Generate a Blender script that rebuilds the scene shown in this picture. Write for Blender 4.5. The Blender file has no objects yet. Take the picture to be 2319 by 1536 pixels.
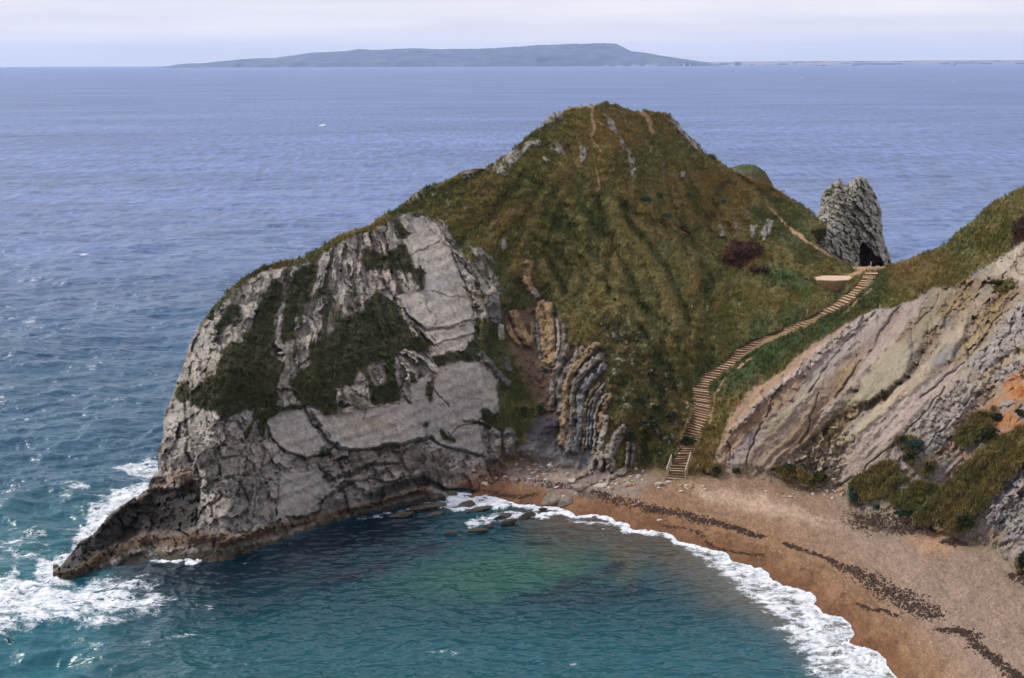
import bpy, math, random
import numpy as np
from mathutils import Matrix, Vector
random.seed(7); rng = np.random.default_rng(11)
S = bpy.context.scene; COL = S.collection; R = math.radians
# ------------------------------------------------------------------ camera
CAMH = 45.0; PITCH = 11.0; ROLL = -0.18; LENS = 50.0
F = 2319 * LENS / 36.0; CX, CY = 1159.5, 768.0
MC = Matrix.Rotation(R(90 - PITCH), 3, 'X') @ Matrix.Rotation(R(ROLL), 3, 'Z')
MCN = np.array(MC)
cd = bpy.data.cameras.new('camera'); cam = bpy.data.objects.new('camera', cd); COL.objects.link(cam)
cd.lens = LENS; cd.sensor_width = 36; cd.sensor_fit = 'HORIZONTAL'; cd.clip_start = 0.5; cd.clip_end = 120000
cam.matrix_world = Matrix.Translation((0, 0, CAMH)) @ MC.to_4x4(); S.camera = cam
# ------------------------------------------------------------------ light
SUN_EL, SUN_AZ = 42.0, -62.0       # azimuth measured from +Y (view direction), negative = left
sd_ = bpy.data.lights.new('sun', 'SUN'); sd_.energy = 2.7; sd_.angle = R(11); sd_.color = (1.0, 0.95, 0.86)
so = bpy.data.objects.new('sun', sd_); COL.objects.link(so)
sdir = Vector((math.sin(R(SUN_AZ)) * math.cos(R(SUN_EL)), math.cos(R(SUN_AZ)) * math.cos(R(SUN_EL)), math.sin(R(SUN_EL))))
so.rotation_euler = (-sdir).to_track_quat('-Z', 'Y').to_euler(); so.location = (-200, 100, 300)
W = bpy.data.worlds.new('World'); S.world = W; W.use_nodes = True
nt = W.node_tree; nt.nodes.clear()
def N(t, typ, **k):
    n = t.nodes.new(typ)
    for a, b in k.items():
        if a.startswith('i_'):
            n.inputs[a[2:].replace('_', ' ')].default_value = b
        else: setattr(n, a, b)
    return n
out = N(nt, 'ShaderNodeOutputWorld'); bg = N(nt, 'ShaderNodeBackground'); bg.inputs[1].default_value = 0.105
sky = N(nt, 'ShaderNodeTexSky', sky_type='NISHITA', sun_disc=False, sun_elevation=R(SUN_EL), sun_rotation=R(SUN_AZ), altitude=40, air_density=1.0, dust_density=1.5, ozone_density=1.5)
tc = N(nt, 'ShaderNodeTexCoord'); mp = N(nt, 'ShaderNodeMapping'); mp.inputs['Scale'].default_value = (2.2, 2.2, 26)
cn = N(nt, 'ShaderNodeTexNoise'); cn.inputs['Scale'].default_value = 2.2; cn.inputs['Detail'].default_value = 6
cr = N(nt, 'ShaderNodeValToRGB'); cr.color_ramp.elements[0].position = .35; cr.color_ramp.elements[1].position = .68
cr.color_ramp.elements[0].color = (8.2, 8.0, 9.1, 1); cr.color_ramp.elements[1].color = (10.0, 9.6, 9.8, 1)
mx = N(nt, 'ShaderNodeMix', data_type='RGBA'); mx.inputs['Factor'].default_value = 0.86
L = nt.links.new
L(tc.outputs['Generated'], mp.inputs[0]); L(mp.outputs[0], cn.inputs[0]); L(cn.outputs[0], cr.inputs[0])
sep = N(nt, 'ShaderNodeSeparateXYZ'); zr = N(nt, 'ShaderNodeMapRange'); zr.inputs['From Min'].default_value = 0; zr.inputs['From Max'].default_value = .8; zr.inputs['To Min'].default_value = 1.0; zr.inputs['To Max'].default_value = 1.25
sc_ = N(nt, 'ShaderNodeVectorMath', operation='SCALE'); L(tc.outputs['Generated'], sep.inputs[0]); L(sep.outputs[2], zr.inputs[0]); L(cr.outputs[0], sc_.inputs[0]); L(zr.outputs[0], sc_.inputs['Scale'])   # an overcast sky is brighter overhead
zf = N(nt, 'ShaderNodeMapRange'); zf.inputs['From Min'].default_value = .03; zf.inputs['From Max'].default_value = .4; zf.inputs['To Min'].default_value = .92; zf.inputs['To Max'].default_value = .66; L(sep.outputs[2], zf.inputs[0]); L(zf.outputs[0], mx.inputs['Factor'])
L(sky.outputs[0], mx.inputs[6]); L(sc_.outputs[0], mx.inputs[7]); L(mx.outputs[2], bg.inputs[0]); L(bg.outputs[0], out.inputs[0])
S.view_settings.view_transform = 'Standard'; S.view_settings.look = 'None'; S.view_settings.exposure = 0.0; S.view_settings.gamma = 1
S.cycles.max_bounces = 6; S.cycles.diffuse_bounces = 3; S.cycles.volume_bounces = 1; S.cycles.use_adaptive_sampling = True
S.cycles.adaptive_threshold = 0.01; S.cycles.use_denoising = True

# ------------------------------------------------------------------ numeric helpers
def rays(px, py):
    c = np.stack([(px - CX) / F, -(py - CY) / F, -np.ones_like(px)], -1)
    return c @ MCN.T
def at_Y(px, py, Y):
    d = rays(np.asarray(px, float), np.asarray(py, float)); return d * (Y / d[..., 1])[..., None] + np.array([0, 0, CAMH])
def at_Z(px, py, z):
    d = rays(np.asarray(px, float), np.asarray(py, float)); return d * ((z - CAMH) / d[..., 2])[..., None] + np.array([0, 0, CAMH])
def YofZ(px, py, z): return float(at_Z(np.array(float(px)), np.array(float(py)), z)[1])
TB = rng.random((64, 64, 64)).astype(np.float32)
def vn(x, y, z):
    xi = np.floor(x).astype(np.int32); yi = np.floor(y).astype(np.int32); zi = np.floor(z).astype(np.int32)
    fx = (x - xi).astype(np.float32); fy = (y - yi).astype(np.float32); fz = (z - zi).astype(np.float32)
    fx = fx * fx * (3 - 2 * fx); fy = fy * fy * (3 - 2 * fy); fz = fz * fz * (3 - 2 * fz)
    a, b, c = xi & 63, yi & 63, zi & 63; a1, b1, c1 = (a + 1) & 63, (b + 1) & 63, (c + 1) & 63
    l = lambda p, q, t: p + (q - p) * t
    return l(l(l(TB[a, b, c], TB[a1, b, c], fx), l(TB[a, b1, c], TB[a1, b1, c], fx), fy),
             l(l(TB[a, b, c1], TB[a1, b, c1], fx), l(TB[a, b1, c1], TB[a1, b1, c1], fx), fy), fz)
def fbm(x, y, z, o=4, g=0.5, ridged=False):
    s = 0; a = 1; t = 0
    for k in range(o):
        v = vn(x + 17.3 * k, y + 5.1 * k, z + 9.7 * k) * 2 - 1
        if ridged: v = 1 - 2 * np.abs(v)
        s = s + a * v; t += a; a *= g; x, y, z = x * 2.03, y * 2.03, z * 2.03
    return s / t
def n2(x, y, sc, o=4, seed=0.0, g=.5, ridged=False): return fbm(x / sc + seed, y / sc + seed * .7, np.zeros_like(x) + seed * 1.3 + .5, o, g, ridged)
PT = rng.random((64, 64, 3)).astype(np.float32)
def voro(x, y, seed=0):
    xi = np.floor(x).astype(np.int32); yi = np.floor(y).astype(np.int32)
    f1 = np.full(x.shape, 9., np.float32); f2 = f1.copy(); idv = np.zeros(x.shape, np.float32); ox = idv.copy(); oy = idv.copy()
    for dx in (-1, 0, 1):
        for dy in (-1, 0, 1):
            p = PT[(xi + dx + seed) & 63, (yi + dy + seed * 3) & 63]
            d = np.hypot(xi + dx + p[..., 0] - x, yi + dy + p[..., 1] - y).astype(np.float32)
            c = d < f1; ox = np.where(c, x - (xi + dx + p[..., 0]), ox); oy = np.where(c, y - (yi + dy + p[..., 1]), oy); f2 = np.where(c, f1, np.minimum(f2, d)); idv = np.where(c, p[..., 2], idv); f1 = np.where(c, d, f1)
    return f1, f2 - f1, idv, ox * np.sin(idv * 37.) + oy * np.cos(idv * 53.)
def ss(a, b, x): t = np.clip((x - a) / (b - a), 0, 1); return t * t * (3 - 2 * t)
def mixc(c, col, m):
    m = np.asarray(m)[..., None]; return c * (1 - m) + np.asarray(col) * m
def sdist(P, X, Y, closed=True):
    """distance to polyline, and inside flag"""
    P = np.asarray(P, float); d = np.full(X.shape, 1e9); ins = np.zeros(X.shape, bool)
    n = len(P)
    for i in range(n if closed else n - 1):
        a, b = P[i], P[(i + 1) % n]; e = b - a; l2 = max(e @ e, 1e-9)
        wx, wy = X - a[0], Y - a[1]; t = np.clip((wx * e[0] + wy * e[1]) / l2, 0, 1)
        d = np.minimum(d, (wx - t * e[0]) ** 2 + (wy - t * e[1]) ** 2)
        if closed and a[1] != b[1]:
            c = ((a[1] > Y) != (b[1] > Y)) & (X < e[0] * (Y - a[1]) / (b[1] - a[1]) + a[0]); ins ^= c
    return np.sqrt(d), ins
Z2 = lambda L_: [(x / 2.56 + 350, y / 2.56 + 450) for x, y in L_]
Z3 = lambda L_: [(x / 2.56 + 900, y / 2.56 + 200) for x, y in L_]
Z1 = lambda L_: [(x / 2.7925 + 100, y / 2.7925 + 850) for x, y in L_]
Z4 = lambda L_: [(x / 2.7925 + 1000, y / 2.7925 + 700) for x, y in L_]
Z5 = lambda L_: [(x / 2.7925 + 1500, y / 2.7925 + 350) for x, y in L_]
ZF = lambda L_: [(x / 2.744 + 1080, y / 2.744 + 560) for x, y in L_]
Z6 = lambda L_: [(x / 2.239 + 1500, y / 2.239 + 850) for x, y in L_]

# ------------------------------------------------------------------ traced outlines (photo pixels)
SIL = [(125, 1301), (127, 1294), (150, 1265), (177, 1229), (186, 1222), (207, 1212), (243, 1169), (272, 1145), (315, 1118), (336, 1104), (335, 1097), (343, 1079), (360, 1061), (363, 1050), (355, 1022), (359, 1008), (370, 990), (368, 960), (373, 930), (386, 904), (394, 879), (416, 821), (428, 782), (448, 739), (483, 692), (518, 653), (545, 632), (584, 606), (623, 595), (686, 583), (725, 559), (760, 534), (799, 520), (838, 509), (866, 485), (897, 475), (912, 464), (920, 452), (935, 438), (970, 421), (1002, 411), (1048, 387), (1072, 381), (1095, 382), (1119, 368), (1154, 341), (1181, 321), (1205, 298), (1224, 290), (1232, 270), (1248, 259), (1275, 249), (1302, 241), (1349, 238), (1365, 232), (1396, 234), (1427, 247), (1443, 253), (1459, 249), (1486, 251), (1513, 259), (1533, 274), (1556, 302), (1576, 321), (1595, 346), (1600, 352), (1615, 352), (1628, 360), (1638, 372), (1654, 382), (1679, 393), (1715, 407), (1747, 420), (1772, 436), (1804, 457), (1833, 475), (1851, 491), (1868, 508), (1874, 519), (1845, 521), (1836, 528), (1846, 545), (1862, 562), (1880, 578), (1905, 590), (1936, 603),
       (1960, 603), (2001, 601), (2030, 594), (2073, 579), (2109, 565), (2145, 549), (2170, 522), (2188, 511), (2216, 486), (2245, 461), (2263, 450), (2291, 434), (2309, 427), (2380, 400), (2500, 340), (2760, 260)]
SHORE = [(125, 1303), (136, 1314), (164, 1317), (200, 1305), (218, 1294), (272, 1276), (300, 1265), (329, 1262), (386, 1267), (408, 1267), (462, 1260), (519, 1258), (565, 1244), (626, 1229), (673, 1212), (709, 1197), (755, 1183), (802, 1172), (852, 1161), (898, 1147), (960, 1134), (1000, 1130), (1029, 1133), (1072, 1137), (1100, 1127), (1143, 1137), (1172, 1148), (1215, 1150), (1265, 1152), (1276, 1162), (1304, 1173), (1351, 1171), (1380, 1176), (1394, 1185), (1423, 1194), (1412, 1201), (1444, 1205), (1501, 1208), (1523, 1217), (1530, 1230), (1559, 1237), (1612, 1252), (1647, 1259), (1654, 1272), (1679, 1281), (1723, 1292), (1741, 1306), (1768, 1326), (1795, 1337), (1830, 1346), (1846, 1361), (1842, 1370), (1862, 1397), (1902, 1402), (1924, 1417), (1933, 1435), (1918, 1460), (1947, 1471), (1982, 1480), (2000, 1493), (2009, 1511), (2027, 1536), (2080, 1610), (2160, 1720), (2200, 1800)]
FOOT = [(1000, 1108), (1040, 1085), (1100, 1068), (1150, 1050), (1190, 1044), (1250, 1056), (1300, 1072), (1340, 1085), (1390, 1072), (1440, 1075), (1480, 1068), (1512, 1086), (1555, 1088), (1590, 1080), (1640, 1076), (1700, 1078), (1750, 1092), (1830, 1104), (1900, 1120), (1925, 1152), (1960, 1185), (2020, 1206), (2080, 1202), (2120, 1200), (2150, 1222), (2205, 1232), (2250, 1252), (2290, 1290), (2319, 1318), (2400, 1380), (2760, 1640)]
HEAD_R = [(1525, 1088), (1560, 960), (1575, 920), (1570, 890), (1590, 857), (1640, 822), (1697, 773), (1797, 737), (1869, 699), (1930, 658), (1950, 630), (1975, 601)]  # dividing line headland | hillside
STL = [(1512, 1083), (1522, 1050), (1527, 1046), (1539, 1021), (1548, 991), (1562, 958), (1572, 941), (1575, 921), (1574, 909), (1570, 896), (1570, 882), (1580, 868), (1589, 857), (1595, 848), (1611, 840), (1632, 827), (1650, 810), (1666, 795), (1697, 775), (1751, 755), (1797, 737), (1833, 719), (1869, 699), (1901, 679), (1930, 658), (1948, 636), (1957, 615)]
STR_ = [(1549, 1085), (1558, 1052), (1562, 1043), (1570, 1021), (1580, 996), (1591, 968), (1603, 948), (1609, 929), (1609, 915), (1606, 901), (1601, 886), (1604, 871), (1613, 860), (1625, 853), (1640, 844), (1659, 831), (1678, 815), (1700, 797), (1730, 780), (1775, 760), (1818, 744), (1853, 725), (1885, 706), (1917, 685), (1950, 662), (1974, 640), (1987, 614)]
# nonuniform pixel grid
step = 2.0
xs = np.concatenate([np.arange(90, 2360, step), np.arange(2360, 2770, 8)]).astype(float)
ys = np.concatenate([np.arange(200, 1560, step), np.arange(1560, 1800, 6)]).astype(float)
PX, PY = np.meshgrid(xs, ys)
# silhouette roughening
SX = PX + 2.5 * n2(PX, PY, 14, 3, 3.3); SY = PY + 2.5 * n2(PX, PY, 14, 3, 8.1)
poly_land = SIL + [(2760, 1800)] + SHORE[::-1][:-1]
_, land_in = sdist(poly_land, SX, SY)
dsh, _ = sdist(SHORE, SX, SY, False)
off = np.where(PX > 1000, 60, 26)
below = PY > np.interp(PX, [p[0] for p in SHORE], [p[1] for p in SHORE]) - 40
dom = land_in | ((dsh < off) & below & (PX > 118))
sdS = np.where(land_in, dsh, -dsh)
# ------------------------------------------------------------------ depth by thin plate spline
CP = []
def cY(x, y, Y): CP.append((x, y, Y))
def cZ(x, y, z): CP.append((x, y, YofZ(x, y, z)))
for p in [(128, 1308), (200, 1303), (300, 1264), (408, 1266), (519, 1257), (626, 1228), (755, 1182), (898, 1146), (1000, 1130)]: cZ(*p, 0)
for p in [(240, 1172, 129), (336, 1100, 139), (363, 1050, 142), (355, 1020, 143), (372, 932, 146), (397, 860, 147.5), (448, 739, 151), (545, 632, 159), (686, 583, 170), (799, 520, 178), (916, 458, 186), (1072, 381, 194), (1224, 290, 200), (1365, 232, 204), (1513, 259, 208), (1638, 372, 207), (1747, 420, 206), (1851, 491, 202), (1840, 525, 193), (1936, 603, 185), (2001, 601, 185), (2073, 579, 184), (2145, 549, 182), (2216, 486, 180), (2309, 427, 176), (2450, 370, 170), (2700, 280, 160),
          (400, 1130, 137.5), (300, 1190, 131), (170, 1270, 122.5), (460, 1000, 133.5), (460, 850, 139), (600, 950, 138), (600, 750, 151), (800, 900, 145), (800, 700, 160), (950, 850, 152), (950, 650, 168), (900, 530, 179), (1080, 850, 156), (1080, 700, 168), (1050, 560, 180), (1000, 480, 186),
          (1220, 900, 161), (1220, 750, 171), (1200, 600, 182), (1320, 880, 158), (1320, 790, 163), (1400, 930, 154), (1400, 760, 166), (1400, 620, 178), (1400, 500, 187), (1400, 380, 196), (1250, 450, 190), (1100, 480, 188), (1600, 500, 194), (1600, 650, 178), (1550, 760, 165), (1520, 900, 157), (1700, 600, 187), (1750, 490, 198), (1750, 680, 175),
          (1700, 880, 150), (1800, 800, 153), (1960, 705, 166), (1900, 850, 146), (1800, 950, 142.5), (1900, 1000, 139), (2050, 1000, 133), (2050, 800, 148), (2200, 1050, 126.5), (2200, 850, 141), (2200, 640, 166), (2319, 1100, 120), (2319, 900, 132), (2319, 700, 150), (2319, 540, 163), (2500, 1300, 105), (2500, 900, 122), (2500, 600, 148), (2700, 1400, 95), (2700, 1000, 112)]: cY(*p)
for p in [(460, 1190, 1.8), (600, 1150, 2.5), (800, 1100, 3), (950, 1050, 3.5), (1080, 1030, 3), (1220, 1040, 3), (1320, 1030, 2.8), (1400, 1050, 2.5), (1490, 1050, 2.2), (1620, 1060, 2.6), (1700, 1076, 2.6), (1900, 1115, 2.7), (2050, 1200, 2.8), (2200, 1230, 2.8), (2319, 1315, 2.8)]: cZ(*p)
def zst(i):  # stair height by index along STL
    acc = [0]
    for k in range(1, len(STL)):
        a = ((STL[k][0] + STR_[k][0]) / 2 - (STL[k - 1][0] + STR_[k - 1][0]) / 2, (STL[k][1] + STR_[k][1]) / 2 - (STL[k - 1][1] + STR_[k - 1][1]) / 2)
        acc.append(acc[-1] + math.hypot(a[0] * .55, a[1]))
    return np.interp(i, range(len(STL)), [1.9 + 17.3 * (a / acc[-1]) for a in acc])
SZ = [float(zst(i)) for i in range(len(STL))]
for i in range(0, len(STL), 2): cZ((STL[i][0] + STR_[i][0]) / 2, (STL[i][1] + STR_[i][1]) / 2, SZ[i])
cZ(1888, 631, 17.7); cZ(1838, 636, 17.75); cZ(1888, 655, 16.75); cZ(1925, 644, 17.4); cZ(1852, 646, 17.3)
CP = np.array(CP)
def tps(CP, lam=1e-4):
    n = len(CP); p = CP[:, :2] / 1000; d = np.hypot(*(p[:, None] - p[None]).transpose(2, 0, 1)); K = np.where(d > 0, d * d * np.log(d + 1e-12), 0) + np.eye(n) * lam
    A = np.zeros((n + 3, n + 3)); A[:n, :n] = K; A[:n, n] = 1; A[:n, n + 1:] = p; A[n, :n] = 1; A[n + 1:, :n] = p.T
    w = np.linalg.solve(A, np.r_[CP[:, 2], 0, 0, 0]); return p, w
TPp, TPw = tps(CP)
def tps_eval(x, y):
    x = np.asarray(x, float) / 1000; y = np.asarray(y, float) / 1000; s = TPw[-3] + TPw[-2] * x + TPw[-1] * y
    for (a, b), w in zip(TPp, TPw): d = (x - a) ** 2 + (y - b) ** 2; s = s + w * 0.5 * d * np.log(d + 1e-12)
    return s
YB = tps_eval(PX, PY)
# beach: height from distance to the swash line
dft, _ = sdist(FOOT, PX, PY, False)
footy = np.interp(PX, [p[0] for p in FOOT], [p[1] for p in FOOT])
isb = (PY > footy) & (PX > 1000)
wb = ss(-30, 25, np.where(isb, dft, -dft)) * ss(985, 1060, PX) 
Zb = np.where(sdS > 0, 2.75 * (1 - np.exp(-np.maximum(sdS, 0) / 130.)) * 1.12, sdS * 0.035) + 0.10 * n2(PX, PY, 70, 2, 4.) * ss(10, 60, sdS)
Zb = Zb + 0.25 * np.exp(-((sdS - 62 - 14 * n2(PX, PY, 160, 2, 2.)) / 14) ** 2)      # storm berm
YBe = at_Z(PX, PY, Zb)[..., 1]
YB = YB * (1 - wb) + YBe * wb
# rock base must dip below water
DIR = rays(PX, PY); 
P0 = DIR * (YB / DIR[..., 1])[..., None]; P0[..., 2] += CAMH
wx_, wy_, wz_ = P0[..., 0], P0[..., 1], P0[..., 2]

# ------------------------------------------------------------------ masks
def pmask(P, soft=5, warp=6, sc=18, seed=1., o=4):
    P = np.asarray(P, float); x0, x1, y0, y1 = P[:, 0].min() - 40, P[:, 0].max() + 40, P[:, 1].min() - 40, P[:, 1].max() + 40
    i0, i1 = np.searchsorted(xs, x0), np.searchsorted(xs, x1); j0, j1 = np.searchsorted(ys, y0), np.searchsorted(ys, y1)
    m = np.zeros(PX.shape, np.float32)
    if i1 <= i0 or j1 <= j0: return m
    a, b = PX[j0:j1, i0:i1], PY[j0:j1, i0:i1]
    d, ins = sdist(P, a, b); s = np.where(ins, d, -d) + warp * 1.6 * n2(a, b, sc, o, seed, .6)
    m[j0:j1, i0:i1] = ss(-soft, soft, s); return m
def lmask(P, w, warp=3, sc=14, seed=2., soft=None):
    P = np.asarray(P, float); x0, x1, y0, y1 = P[:, 0].min() - 30, P[:, 0].max() + 30, P[:, 1].min() - 30, P[:, 1].max() + 30
    i0, i1 = np.searchsorted(xs, x0), np.searchsorted(xs, x1); j0, j1 = np.searchsorted(ys, y0), np.searchsorted(ys, y1)
    m = np.zeros(PX.shape, np.float32); a, b = PX[j0:j1, i0:i1], PY[j0:j1, i0:i1]
    d, _ = sdist(P, a + warp * n2(a, b, sc, 3, seed), b + warp * n2(a, b, sc, 3, seed + 5), False)
    m[j0:j1, i0:i1] = np.clip(1 - d / w, 0, 1) ; return m
NA = n2(PX, PY, 90, 5, 1.1, .55); NB = n2(PX, PY, 26, 4, 5.2, .6); NC = n2(PX, PY, 8, 3, 9.4, .6); ND = n2(PX, PY, 3.2, 2, 2.4)
W1 = fbm(wx_ / 6, wy_ / 6, wz_ / 6, 5, .55); W2 = fbm(wx_ / 1.6 + 9, wy_ / 1.6, wz_ / 1.6, 4, .6); W3 = fbm(wx_ / .5, wy_ / .5 + 3, wz_ / .5, 3, .6)

# rock / grass split of the headland
rockL = pmask([(90, 1340), (90, 900), (360, 700), (448, 700), (483, 690), (530, 655), (600, 615), (700, 596), (740, 570), (800, 535), (850, 520), (900, 488), (940, 486), (985, 500), (1012, 545), (1040, 580), (1062, 600), (1085, 655), (1100, 700), (1090, 735), (1082, 800), (1105, 830), (1128, 868), (1134, 930), (1120, 960), (1108, 985), (1112, 1040), (1150, 1060), (1140, 1080), (1000, 1160), (700, 1330)], 2.5, 5, 16, 1.7)
grass_polys = [
    Z2([(210, 1200), (230, 1110), (300, 1050), (350, 1020), (400, 880), (450, 840), (520, 830), (560, 760), (600, 640), (620, 560), (700, 470), (750, 500), (740, 600), (690, 700), (700, 800), (680, 900), (760, 960), (720, 1040), (700, 1080), (720, 1160), (690, 1200), (600, 1220), (520, 1230), (430, 1270), (330, 1230), (260, 1210)]),
    Z2([(760, 560), (800, 440), (860, 380), (930, 370), (940, 470), (900, 560), (860, 620), (820, 700), (800, 800), (740, 900), (730, 800), (740, 700)]),
    Z2([(1050, 760), (1100, 690), (1200, 660), (1240, 560), (1290, 520), (1400, 600), (1440, 700), (1500, 790), (1600, 850), (1590, 880), (1450, 880), (1400, 920), (1300, 930), (1180, 1000), (1160, 1080), (1050, 1100), (1050, 1230), (1000, 1250), (900, 1200), (830, 1170), (790, 1080), (820, 1000), (890, 960), (900, 850), (980, 820)]),
    Z2([(1340, 920), (1390, 920), (1420, 1150), (1390, 1200), (1240, 1200), (1240, 1080), (1330, 1060)]),
    Z2([(1210, 360), (1250, 300), (1340, 320), (1440, 260), (1490, 330), (1500, 380), (1570, 440), (1550, 520), (1480, 430), (1380, 420), (1310, 410), (1230, 420)]),
    Z2([(1850, 690), (1900, 700), (2000, 760), (2060, 900), (2070, 960), (1990, 1000), (1890, 930), (1640, 960), (1620, 920), (1800, 880), (1850, 800)]),
    Z2([(1880, 1220), (1930, 1210), (2000, 1250), (2060, 1300), (2060, 1350), (1960, 1360), (1900, 1300)]),
    Z2([(1990, 1060), (2060, 1050), (2130, 1200), (2100, 1330), (2030, 1320), (2000, 1200)]),
    Z2([(580, 1220), (640, 1230), (700, 1200), (870, 1190), (860, 1220), (700, 1240), (640, 1290), (640, 1400), (610, 1380), (600, 1290), (540, 1380), (530, 1350)]),
    Z2([(1590, 1060), (1620, 1100), (1600, 1180), (1575, 1140)]), Z2([(1480, 1010), (1510, 1010), (1520, 1060), (1490, 1060)]),
    Z2([(1560, 1290), (1590, 1300), (1580, 1330), (1555, 1320)]), Z2([(1660, 1345), (1700, 1370), (1750, 1400), (1720, 1415), (1680, 1390)]),
    Z2([(960, 1480), (1020, 1465), (1025, 1485), (975, 1500)]), Z2([(110, 1130), (180, 1060), (200, 1000), (200, 1150), (150, 1200)]),
    Z2([(340, 760), (420, 640), (480, 600), (500, 640), (420, 720), (380, 780)]), Z2([(1370, 120), (1410, 110), (1480, 200), (1440, 230), (1400, 180)])]
gL = np.zeros(PX.shape, np.float32)
for k, P in enumerate(grass_polys): gL = np.maximum(gL, pmask(P, 11.0, 5, 22, 2 + k * .37, 4))
# strata-direction streak coordinate over the left cliff: angle varies with x
ang = np.interp(PX, [350, 500, 650, 760, 850, 950, 1100], [100, 98, 103, 100, 75, 62, 60]) + 10 * NA
ca, sa = np.cos(np.radians(ang)), np.sin(np.radians(ang))
# integrate a bent coordinate: q across strata, r along strata
q = PX + (PY - 800) * np.interp(PX, [350, 500, 640, 740, 850, 950, 1150], [.12, .14, .28, .18, -.35, -.55, -.5]) + 8 * NB
r = PY
stre = n2(q, r * .16, 11, 4, 6.6, .6)
low = ss(880, 960, PY + 20 * NA)     # lower cliff: blocky rather than streaked
gL = ss(.38, .60, gL + (.50 * stre + .30 * NC + .22 * NB) * ss(0, .12, gL) * ss(1.25, .75, gL)) 
gthin = ss(.10, .34, stre + .3 * NA + .15 * NC) * (1 - low) * (PX < 1000) * ss(470, 560, PX)      # vegetated clefts in the upper strata
slabs = np.zeros(PX.shape, np.float32)
for P in [Z2([(1480, 130), (1560, 90), (1650, 150), (1700, 260), (1760, 420), (1830, 600), (1870, 690), (1840, 720), (1580, 760), (1450, 650), (1400, 560), (1560, 520), (1580, 430), (1500, 360), (1450, 250)]),
          Z2([(1650, 960), (1880, 940), (1990, 1050), (2000, 1250), (1880, 1220), (1900, 1400), (1950, 1500), (1700, 1460), (1580, 1390), (1560, 1250), (1620, 1060)]),
          Z2([(650, 1270), (860, 1210), (940, 1340), (1000, 1430), (880, 1500), (760, 1460), (690, 1400)]),
          Z2([(900, 1210), (1060, 1260), (1240, 1210), (1500, 1190), (1560, 1250), (1560, 1380), (1300, 1430), (1080, 1440), (960, 1310)]),
          Z2([(1580, 760), (1850, 720), (1850, 860), (1640, 910)]),
          Z1([(1480, 620), (1750, 600), (1780, 780), (1640, 880), (1470, 900)]),
          Z2([(1480, 1090), (1600, 1000), (1620, 1300), (1500, 1330)])]:
    slabs = np.maximum(slabs, pmask(P, 3, 3, 25, 3.3))
gthin = gthin * (1 - slabs)
patchy = ss(.1, .35, n2(q, r * .5, 22, 4, 12.2, .6)) * .0
fringe_d, _ = sdist(SIL, PX, PY, False)
fringe = ss(17, 6, fringe_d + 8 * NB) * ss(430, 480, PX) * rockL * (PY < 760)
gL = np.maximum(gL, np.maximum(gthin * .95, fringe)) * rockL
# main hillside rock outcrops
outc = np.zeros(PX.shape, np.float32)
oc = [Z3([(500, 465), (560, 430), (650, 360), (720, 320), (780, 300), (860, 305), (960, 330), (980, 390), (930, 380), (880, 350), (780, 330), (740, 370), (690, 420), (640, 470), (640, 510), (560, 490)]),
      Z3([(830, 230), (850, 180), (890, 150), (960, 125), (965, 170), (900, 200)]), Z3([(1060, 330), (1100, 340), (1090, 400), (1065, 460), (1060, 400)]),
      Z3([(1200, 160), (1240, 170), (1280, 240), (1270, 270), (1230, 240)]), Z3([(1290, 280), (1330, 300), (1360, 400), (1390, 480), (1380, 530), (1350, 500), (1340, 420), (1300, 350)]),
      Z3([(380, 490), (470, 470), (480, 500), (380, 530)]), Z3([(60, 640), (120, 600), (200, 580), (150, 640), (60, 680)]),
      Z3([(590, 870), (620, 870), (640, 930), (610, 950)]), Z3([(1540, 160), (1620, 200), (1700, 280), (1760, 370), (1720, 350), (1640, 260)]), Z3([(1450, 340), (1480, 345), (1470, 375)]),
      Z3([(1840, 390), (1900, 430), (1900, 460), (1830, 400)]), Z3([(1950, 715), (1972, 720), (1970, 810), (1955, 820)]), Z3([(2045, 790), (2080, 800), (2070, 870), (2045, 870)]),
      Z3([(2150, 750), (2180, 770), (2160, 860), (2120, 885), (2110, 830)]), Z3([(1870, 800), (1890, 805), (1890, 860), (1875, 860)]), Z3([(1640, 480), (1670, 490), (1660, 520), (1640, 515)]),
      Z3([(400, 920), (480, 920), (560, 1000), (600, 1100), (600, 1300), (540, 1330), (540, 1200), (440, 1200), (420, 1050)]),
      Z3([(230, 740), (270, 780), (330, 880), (430, 1050), (440, 1200), (520, 1300), (530, 1360), (460, 1330), (400, 1200), (370, 1080), (310, 940), (240, 850)]),
      Z3([(840, 400), (870, 410), (865, 435)]), Z3([(270, 600), (310, 605), (300, 625)]), Z3([(180, 605), (220, 610), (210, 640), (185, 630)]), Z3([(370, 665), (405, 690), (395, 710)]), Z3([(275, 650), (310, 655), (300, 680)])]
for k, P in enumerate(oc): outc = np.maximum(outc, pmask(P, 1.5, 3.2, 9, 4 + k * .61, 4))
outc *= ss(-.35, .0, n2(q, r * .4, 12, 3, 8.8))
dark_mix = pmask(Z3([(400, 900), (560, 960), (620, 1100), (640, 1300), (600, 1400), (500, 1330), (400, 1100)]), 4, 6)
ochre = .0 * np.maximum(pmask(Z3([(740, 1020), (790, 1030), (820, 1100), (820, 1190), (780, 1200), (740, 1150), (715, 1100)]), 2, 3),
        pmask(Z4([(440, 40), (480, 20), (560, 10), (600, 0), (700, -60), (760, 0), (780, 120), (760, 250), (720, 320), (650, 330), (590, 310), (560, 200), (490, 190), (440, 130)]), 2, 4))
scree = pmask(ZF([(180, 420), (380, 360), (520, 420), (560, 600), (760, 620), (800, 700), (800, 900), (800, 1100), (780, 1300), (760, 1400), (420, 1420), (240, 1400), (270, 1240), (350, 1100), (390, 960), (330, 900), (260, 760), (190, 600)]), 5, 8)
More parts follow.
